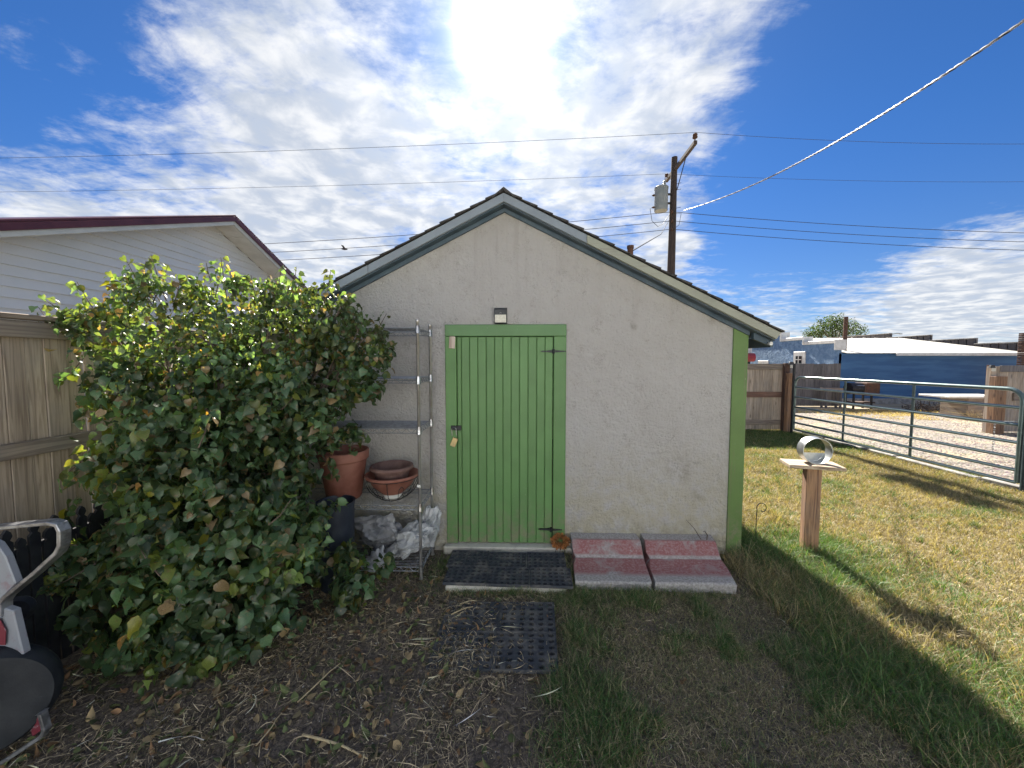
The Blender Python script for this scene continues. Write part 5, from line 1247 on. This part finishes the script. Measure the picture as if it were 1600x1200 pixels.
def mixcol(n, g, kg, ks):
    """g: 0 dry .. 1 green"""
    gr = np.array([.060, .125, .032])[None] * rng.uniform(.6, 1.5, (n, 1)) + rng.uniform(0, .03, (n, 1)) * np.array([[1, .8, .1]])
    dr = np.array([.38, .31, .165])[None] * rng.uniform(.45, 1.25, (n, 1)); dr[rng.random(n) < .3] *= np.array([.72, .66, .66])
    pick = rng.random(n) < g; return np.where(pick[:, None], gr, dr)
def inside_things(x, y):
    shed_ = (x > xL - .02) & (x < xB + .02) & (y > WY - .06) & (y < YB)
    slabs = (x > X(898, 3.1, 880) ) & (y > 2.845) & (y < WY) & (x < X(1160, 2.86, 925) - (y - 2.86) * -.12)
    padq = (x > X(690, 2.86, 925)) & (x < X(890, 2.86, 925)) & (y > 2.81) & (y < WY)
    kb = (x > 6.66) & (x < 6.82)
    return shed_ | slabs | padq | kb
def scat(n, x0, x1, y0, y1, powr=1.0):
    y = y0 + (y1 - y0) * rng.random(n) ** powr; x = x0 + (x1 - x0) * rng.random(n)
    vis = np.abs(x + y * .03) < y * 1.42 + .25; ok = vis & ~inside_things(x, y); return x[ok], y[ok]
# sunny lawn
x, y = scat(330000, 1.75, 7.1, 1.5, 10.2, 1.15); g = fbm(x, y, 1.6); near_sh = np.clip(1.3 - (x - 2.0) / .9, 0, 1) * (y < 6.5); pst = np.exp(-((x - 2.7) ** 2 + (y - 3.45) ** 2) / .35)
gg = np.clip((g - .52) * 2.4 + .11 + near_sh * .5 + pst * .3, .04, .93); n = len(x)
shady = (y > 7.6) & (y < 9.8); gg = np.where(shady, .8, gg)  # fence shadow put into the colour: blades darker green along this strip
h = rng.uniform(.022, .075, n) * (1 + near_sh * 1.1 + pst * .9) * (.6 + fbm(x, y, 3.5))
keep = rng.random(n) < np.clip(.35 + fbm(x + 9, y, 2.7) * 1.2, 0, 1); x, y, gg, h = x[keep], y[keep], gg[keep], h[keep]; n = len(x)
blades('lawn_grass', x, y, h, rng.uniform(.0024, .0055, n) * (1 + .07 * y), rng.uniform(.3, 1.35, n), mixcol(n, gg, 1, 1) * np.array([[1, 1.04, 1.12]]), 'short sunlit lawn grass, mostly dry yellow with green patches')
# taller tufts dotted through the lawn
tx = 2.0 + rng.random(420) * 5; ty = 1.6 + rng.random(420) ** .8 * 7; tx = np.repeat(tx, 34) + rng.normal(size=420 * 34) * .022; ty = np.repeat(ty, 34) + rng.normal(size=420 * 34) * .022; tg_ = np.repeat(rng.random(420), 34)
k = ~inside_things(tx, ty) & (tx < 6.6); x, y, g_ = tx[k], ty[k], tg_[k]; n = len(x)
blades('lawn_tufts', x, y, rng.uniform(.04, .12, n), rng.uniform(.003, .006, n), rng.uniform(.3, 1.2, n), mixcol(n, np.clip(g_ * 1.2, .05, .95), 1, 1), 'scattered taller tufts standing out of the sunlit lawn', seg=4)
# shaded strip in front of the shed: green tufts and brown thatch
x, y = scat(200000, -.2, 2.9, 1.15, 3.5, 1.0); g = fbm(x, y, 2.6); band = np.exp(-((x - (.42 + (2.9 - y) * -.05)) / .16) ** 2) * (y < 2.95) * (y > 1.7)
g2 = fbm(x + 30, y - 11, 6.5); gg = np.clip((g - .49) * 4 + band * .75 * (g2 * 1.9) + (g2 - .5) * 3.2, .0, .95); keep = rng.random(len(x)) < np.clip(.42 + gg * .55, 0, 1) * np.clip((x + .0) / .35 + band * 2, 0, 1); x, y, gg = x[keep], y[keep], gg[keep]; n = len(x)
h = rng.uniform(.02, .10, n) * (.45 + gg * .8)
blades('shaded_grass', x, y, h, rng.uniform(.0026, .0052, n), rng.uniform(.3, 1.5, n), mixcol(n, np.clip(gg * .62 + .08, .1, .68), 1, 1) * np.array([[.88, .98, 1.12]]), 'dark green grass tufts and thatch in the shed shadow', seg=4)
# tufts hugging the edges of pad, slabs and wall
ex, ey = [], []
for (cx, cy, sx, sy, m_) in [(X(892, 2.9, 920), 2.95, .03, .16, 900), (X(800, 2.8, 945), 2.77, .16, .03, 900), (X(1000, 2.8, 945), 2.80, .35, .03, 1300), (X(1160, 3.3, 860) + .06, 3.25, .05, .2, 1500), (X(715, 2.8, 940), 2.78, .08, .03, 300), (X(900, 2.7, 950), 2.72, .14, .09, 2600), (X(686, 3.1, 880), 3.1, .05, .15, 500)]:
    ex.append(cx + rng.normal(size=m_) * sx); ey.append(cy + rng.normal(size=m_) * sy)
x, y = np.concatenate(ex), np.concatenate(ey); k = ~inside_things(x, y); x, y = x[k], y[k]; n = len(x)
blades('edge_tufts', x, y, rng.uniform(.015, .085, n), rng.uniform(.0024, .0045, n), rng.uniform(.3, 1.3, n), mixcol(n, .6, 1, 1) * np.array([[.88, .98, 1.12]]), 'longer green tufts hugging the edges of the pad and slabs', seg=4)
# sparse weeds on the bare soil
x, y = scat(26000, -2.2, .4, 1.15, 3.2); g = fbm(x + 4, y + 2, 3.1); keep = (g > .56) & (rng.random(len(x)) < .55); x, y = x[keep], y[keep]; n = len(x)
blades('sparse_weeds', x, y, rng.uniform(.012, .04, n), rng.uniform(.002, .0045, n), rng.uniform(.3, 1.2, n), mixcol(n, .55, 1, 1) * .75, 'sparse low weeds growing on the bare soil', seg=4)
x, y = scat(60000, -2.4, .5, 1.1, 3.3); keep = (rng.random(len(x)) < np.clip((fbm(x - 3, y + 5, 2.4) - .38) * 3, .1, 1)); x, y = x[keep], y[keep]; n = len(x)
blades('dead_thatch', x, y, rng.uniform(.008, .035, n), rng.uniform(.0016, .0034, n), rng.uniform(.8, 1.8, n), np.array([[.26, .205, .135]]) * rng.uniform(.3, 1.3, (n, 1)), 'short dead matted grass left of the muddy mat', mat='litter')
# long dry edge grass and dry patches beyond the gate
x = 8 + rng.random(26000) * 14; y = 11.6 + rng.random(26000) * 2.4; keep = (fbm(x, y, .9) > .47); x, y = x[keep], y[keep]; n = len(x)
blades('dry_verge_grass', x, y, rng.uniform(.03, .12, n), rng.uniform(.006, .014, n), rng.uniform(.3, 1.2, n), np.array([[.46, .36, .19]]) * rng.uniform(.6, 1.2, (n, 1)), 'dry straw coloured grass verge beyond the gravel', z0=0.0)
x = 7.3 + rng.random(5000) * 11; y = 3.5 + rng.random(5000) * 8; keep = (fbm(x, y, 1.4) > .60); x, y = x[keep], y[keep]; n = len(x)
blades('gravel_weeds', x, y, rng.uniform(.02, .06, n), rng.uniform(.004, .009, n), rng.uniform(.3, 1.2, n), mixcol(n, .4, 1, 1), 'small weeds growing up through the gravel drive', z0=0.0)
# curved dry stalks lying about
def strands(name, n, x0, x1, y0, y1, ln, wd, label, bright=1.0, flt=None, lift=.012):
    x, y = scat(n, x0, x1, y0, y1)
    if flt is not None: k = flt(x, y); x, y = x[k], y[k]
    n = len(x); a = rng.random(n) * 6.283; cu = rng.normal(size=n) * np.where(rng.random(n) < .55, .5, 2.6); Lh = ln[0] + (ln[1] - ln[0]) * rng.random(n) ** 2.2; w_ = rng.uniform(*wd, n); K = 6; rows = []; cx, cy = x.copy(), y.copy(); z = rng.uniform(.002, lift, n); tz_ = rng.normal(size=n) * .16
    for k in range(K):
        ang = a + cu * k / K; nx, ny = -np.sin(ang), np.cos(ang); q = w_ * .5 * (1 - .6 * k / K); zz = gz(cx, cy) + z + tz_ * Lh * (k / K) * (1 - k / K) * 2 + .006; zz = np.maximum(zz, gz(cx, cy) + .001)
        tw_ = np.sin(k * 1.3 + a * 5) * .8
        rows += [np.stack([cx - nx * q, cy - ny * q, zz - tw_ * q], 1), np.stack([cx + nx * q, cy + ny * q, zz + tw_ * q], 1)]; cx = cx + np.cos(ang) * Lh / K; cy = cy + np.sin(ang) * Lh / K
    v = np.stack(rows, 1).reshape(-1, 3); kk = K * 2; f = np.array([[2 * i, 2 * i + 1, 2 * i + 3, 2 * i + 2] for i in range(K - 1)]); f = (f[None] + (np.arange(n) * kk)[:, None, None]).ravel()
    col = np.array([[.34, .275, .18]]) * rng.uniform(.2, 1.3, (n, 1)) ** 1.5 * bright; col[rng.random(n) < .05] *= 1.9
    o = npmesh(name, v, f, np.full(n * (K - 1), 4), 'litter', np.repeat(col.clip(0, .75), kk, 0), 'stuff'); tag(o, label, 'straw')
strands('straw_litter', 27000, -2.6, .45, 1.1, 3.3, (.015, .18), (.0012, .0036), 'curled brown straw scattered over the shaded soil', 1.3, lambda x, y: rng.random(len(x)) < np.clip((fbm(x, y, 3.3) - .36) * 4.5, .12, 1))
strands('thatch_litter', 24000, .3, 3.1, 1.1, 3.4, (.015, .13), (.0011, .0030), 'brown dry thatch between the tufts in front of the slabs', 1.3, lambda x, y: rng.random(len(x)) < np.clip((fbm(x + 7, y, 3.1) - .36) * 4.5, .15, 1))
strands('sunny_thatch', 20000, 2.0, 6.8, 1.6, 9, (.03, .10), (.0016, .004), 'pale dry thatch lying in the sunny lawn', 1.3)
strands('mat_straw', 900, -.55, .25, 2.7, 3.5, (.04, .12), (.0012, .003), 'few straws lying across the rubber mat', 1.0, None)
x, y = scat(90000, .3, 3.0, 1.1, 3.45); keep = (rng.random(len(x)) < np.clip((fbm(x + 5, y + 9, 3.4) - .36) * 3.2, .12, 1)); x, y = x[keep], y[keep]; n = len(x)
blades('dead_matted_grass', x, y, rng.uniform(.012, .06, n), rng.uniform(.0018, .0038, n), rng.uniform(.8, 1.8, n), np.array([[.36, .295, .19]]) * rng.uniform(.35, 1.35, (n, 1)) * np.where(rng.random((n, 1)) < .25, [[.42, .75, .35]], [[1, 1, 1]]), 'matted half dead grass in the shade before the slabs', mat='litter')
strands('long_straw', 420, -2.4, .5, 1.15, 2.6, (.10, .34), (.0025, .0050), 'longer pale straws lying criss-cross on the soil', 2.0, lambda x, y: rng.random(len(x)) < np.clip((fbm(x + 3, y, 2.2) - .40) * 5, .05, 1), .03)
strands('mat_litter', 420, -.50, .22, 2.0, 2.70, (.03, .14), (.0016, .0042), 'straw and stems strewn over the half buried mat', 1.5, None, .03)
# fallen leaves and crumbs of soil
def leaves(n):
    x, y = scat(n, -2.6, 1.2, 1.1, 3.3); k = rng.random(len(x)) < np.clip(.95 - (x + 1.0) * .6, .06, 1); x, y = x[k], y[k]; n = len(x)
    a = rng.random(n) * 6.283; d = np.stack([np.cos(a), np.sin(a), rng.normal(size=n) * .25], 1); nr = np.stack([rng.normal(size=n) * .35, rng.normal(size=n) * .35, np.ones(n)], 1); sd = np.cross(nr, d); sd /= np.linalg.norm(sd, axis=1)[:, None]; nr = np.cross(d, sd)
    s = rng.uniform(.012, .05, n); P_ = np.stack([x, y, gz(x, y) + rng.uniform(.008, .02, n)], 1)
    v = P_[:, None] + (LT[None, :, 0:1] * d[:, None] + LT[None, :, 1:2] * sd[:, None] * rng.uniform(.4, .9, (n, 1, 1)) + LT[None, :, 2:3] * nr[:, None] * rng.uniform(-3, 3, (n, 1, 1))) * s[:, None, None]
    pal = np.array([[.10, .12, .045], [.17, .10, .05], [.20, .15, .08], [.07, .085, .035], [.13, .105, .06]]); c = pal[rng.integers(0, 5, n)] * rng.uniform(.6, 1.9, (n, 1))
    o = npmesh('leaf_litter', v.reshape(-1, 3), (LF[None] + (np.arange(n) * len(LT))[:, None, None]).ravel(), np.full(n * len(LF), 4), 'litter', np.repeat(c, len(LT), 0), 'stuff'); tag(o, 'curled fallen leaves scattered over the soil round the shrub', 'fallen leaves')
leaves(5200)
def crumbs(n):
    y = 1.1 + 2.3 * rng.random(n) ** 1.3; x = -2.4 + 5 * rng.random(n); k = ~inside_things(x, y) & ((x < .3) | (rng.random(n) < .35)); x, y = x[k], y[k]; n = len(x)
    ico = np.array([[0, 0, .8], [.9, 0, .1], [.2, .85, .2], [-.75, .5, .1], [-.7, -.55, .2], [.3, -.85, .1]]); fc = np.array([[0, 1, 2], [0, 2, 3], [0, 3, 4], [0, 4, 5], [0, 5, 1]])
    s = rng.uniform(.002, .008, n) ; v = ico[None] * rng.uniform(.6, 1.4, (n, 6, 3)) * s[:, None, None] + np.stack([x, y, gz(x, y)], 1)[:, None]
    c = np.array([[.15, .12, .10]]) * rng.uniform(.4, 1.7, (n, 1)); c[rng.random(n) < .02] = [.5, .48, .44]
    o = npmesh('soil_crumbs', v.reshape(-1, 3), (fc[None] + (np.arange(n) * 6)[:, None, None]).ravel(), np.full(n * 5, 3), 'pebble', np.repeat(c, 6, 0), 'stuff'); tag(o, 'small crumbs of soil and grit on the bare ground', 'soil')
crumbs(26000)
# the few big pale stalks
for (pts, r, lab) in [([(473, 1148), (530, 1168), (574, 1185)], .006, 'thick pale dry stalk lying at the bottom edge of the picture'),
                      ([(465, 1097), (495, 1070), (532, 1036)], .0035, 'long thin pale stalk lying on the soil left of the muddy mat'),
                      ([(718, 944), (732, 941), (745, 939)], .004, 'short pale stalk just in front of the concrete pad'),
                      ([(705, 960), (722, 954), (739, 948)], .004, 'pale stalk lying at the top left corner of the muddy mat'),
                      ([(400, 1165), (422, 1140), (440, 1114)], .003, 'thin bent straw stalk near the lower left soil')]:
    q = [atZ(a, b, .02) for a, b in pts]; q[1] += Vector((.004, .006, .006)); q = [q[0], q[0].lerp(q[1], .5) + Vector((.002, 0, .002)), q[1], q[1].lerp(q[2], .5) + Vector((-.003, 0, .003)), q[2]]
    tag(MB().tube(q, [r, r, r * .9, r * .8, r * .6], 6).build('dry_stalk', 'straw', None, smooth=True), lab, 'stalk')
for base, grp in {'rubber_mat': 'rubber mats before the green door', 'concrete_slab': 'red painted slabs by the wall', 'solar_light': 'solar lights on the fences', 'flower_pot': 'pots on the wire shelf',
                  'plastic_bag': 'crumpled plastic bags on the lowest shelf', 'board_fence': 'board fences round the yard', 'gate_post': 'timber posts at the drive', 'steel_post': 'steel posts at the ends of the pipe gate',
                  'dry_stalk': 'pale dry stalks on the soil', 'dead_stem': 'dead stems against the wall'}.items():
    for o in bpy.data.objects:
        if o.parent is None and o.name.split('.')[0] == base and 'label' in o.keys(): o['group'] = grp
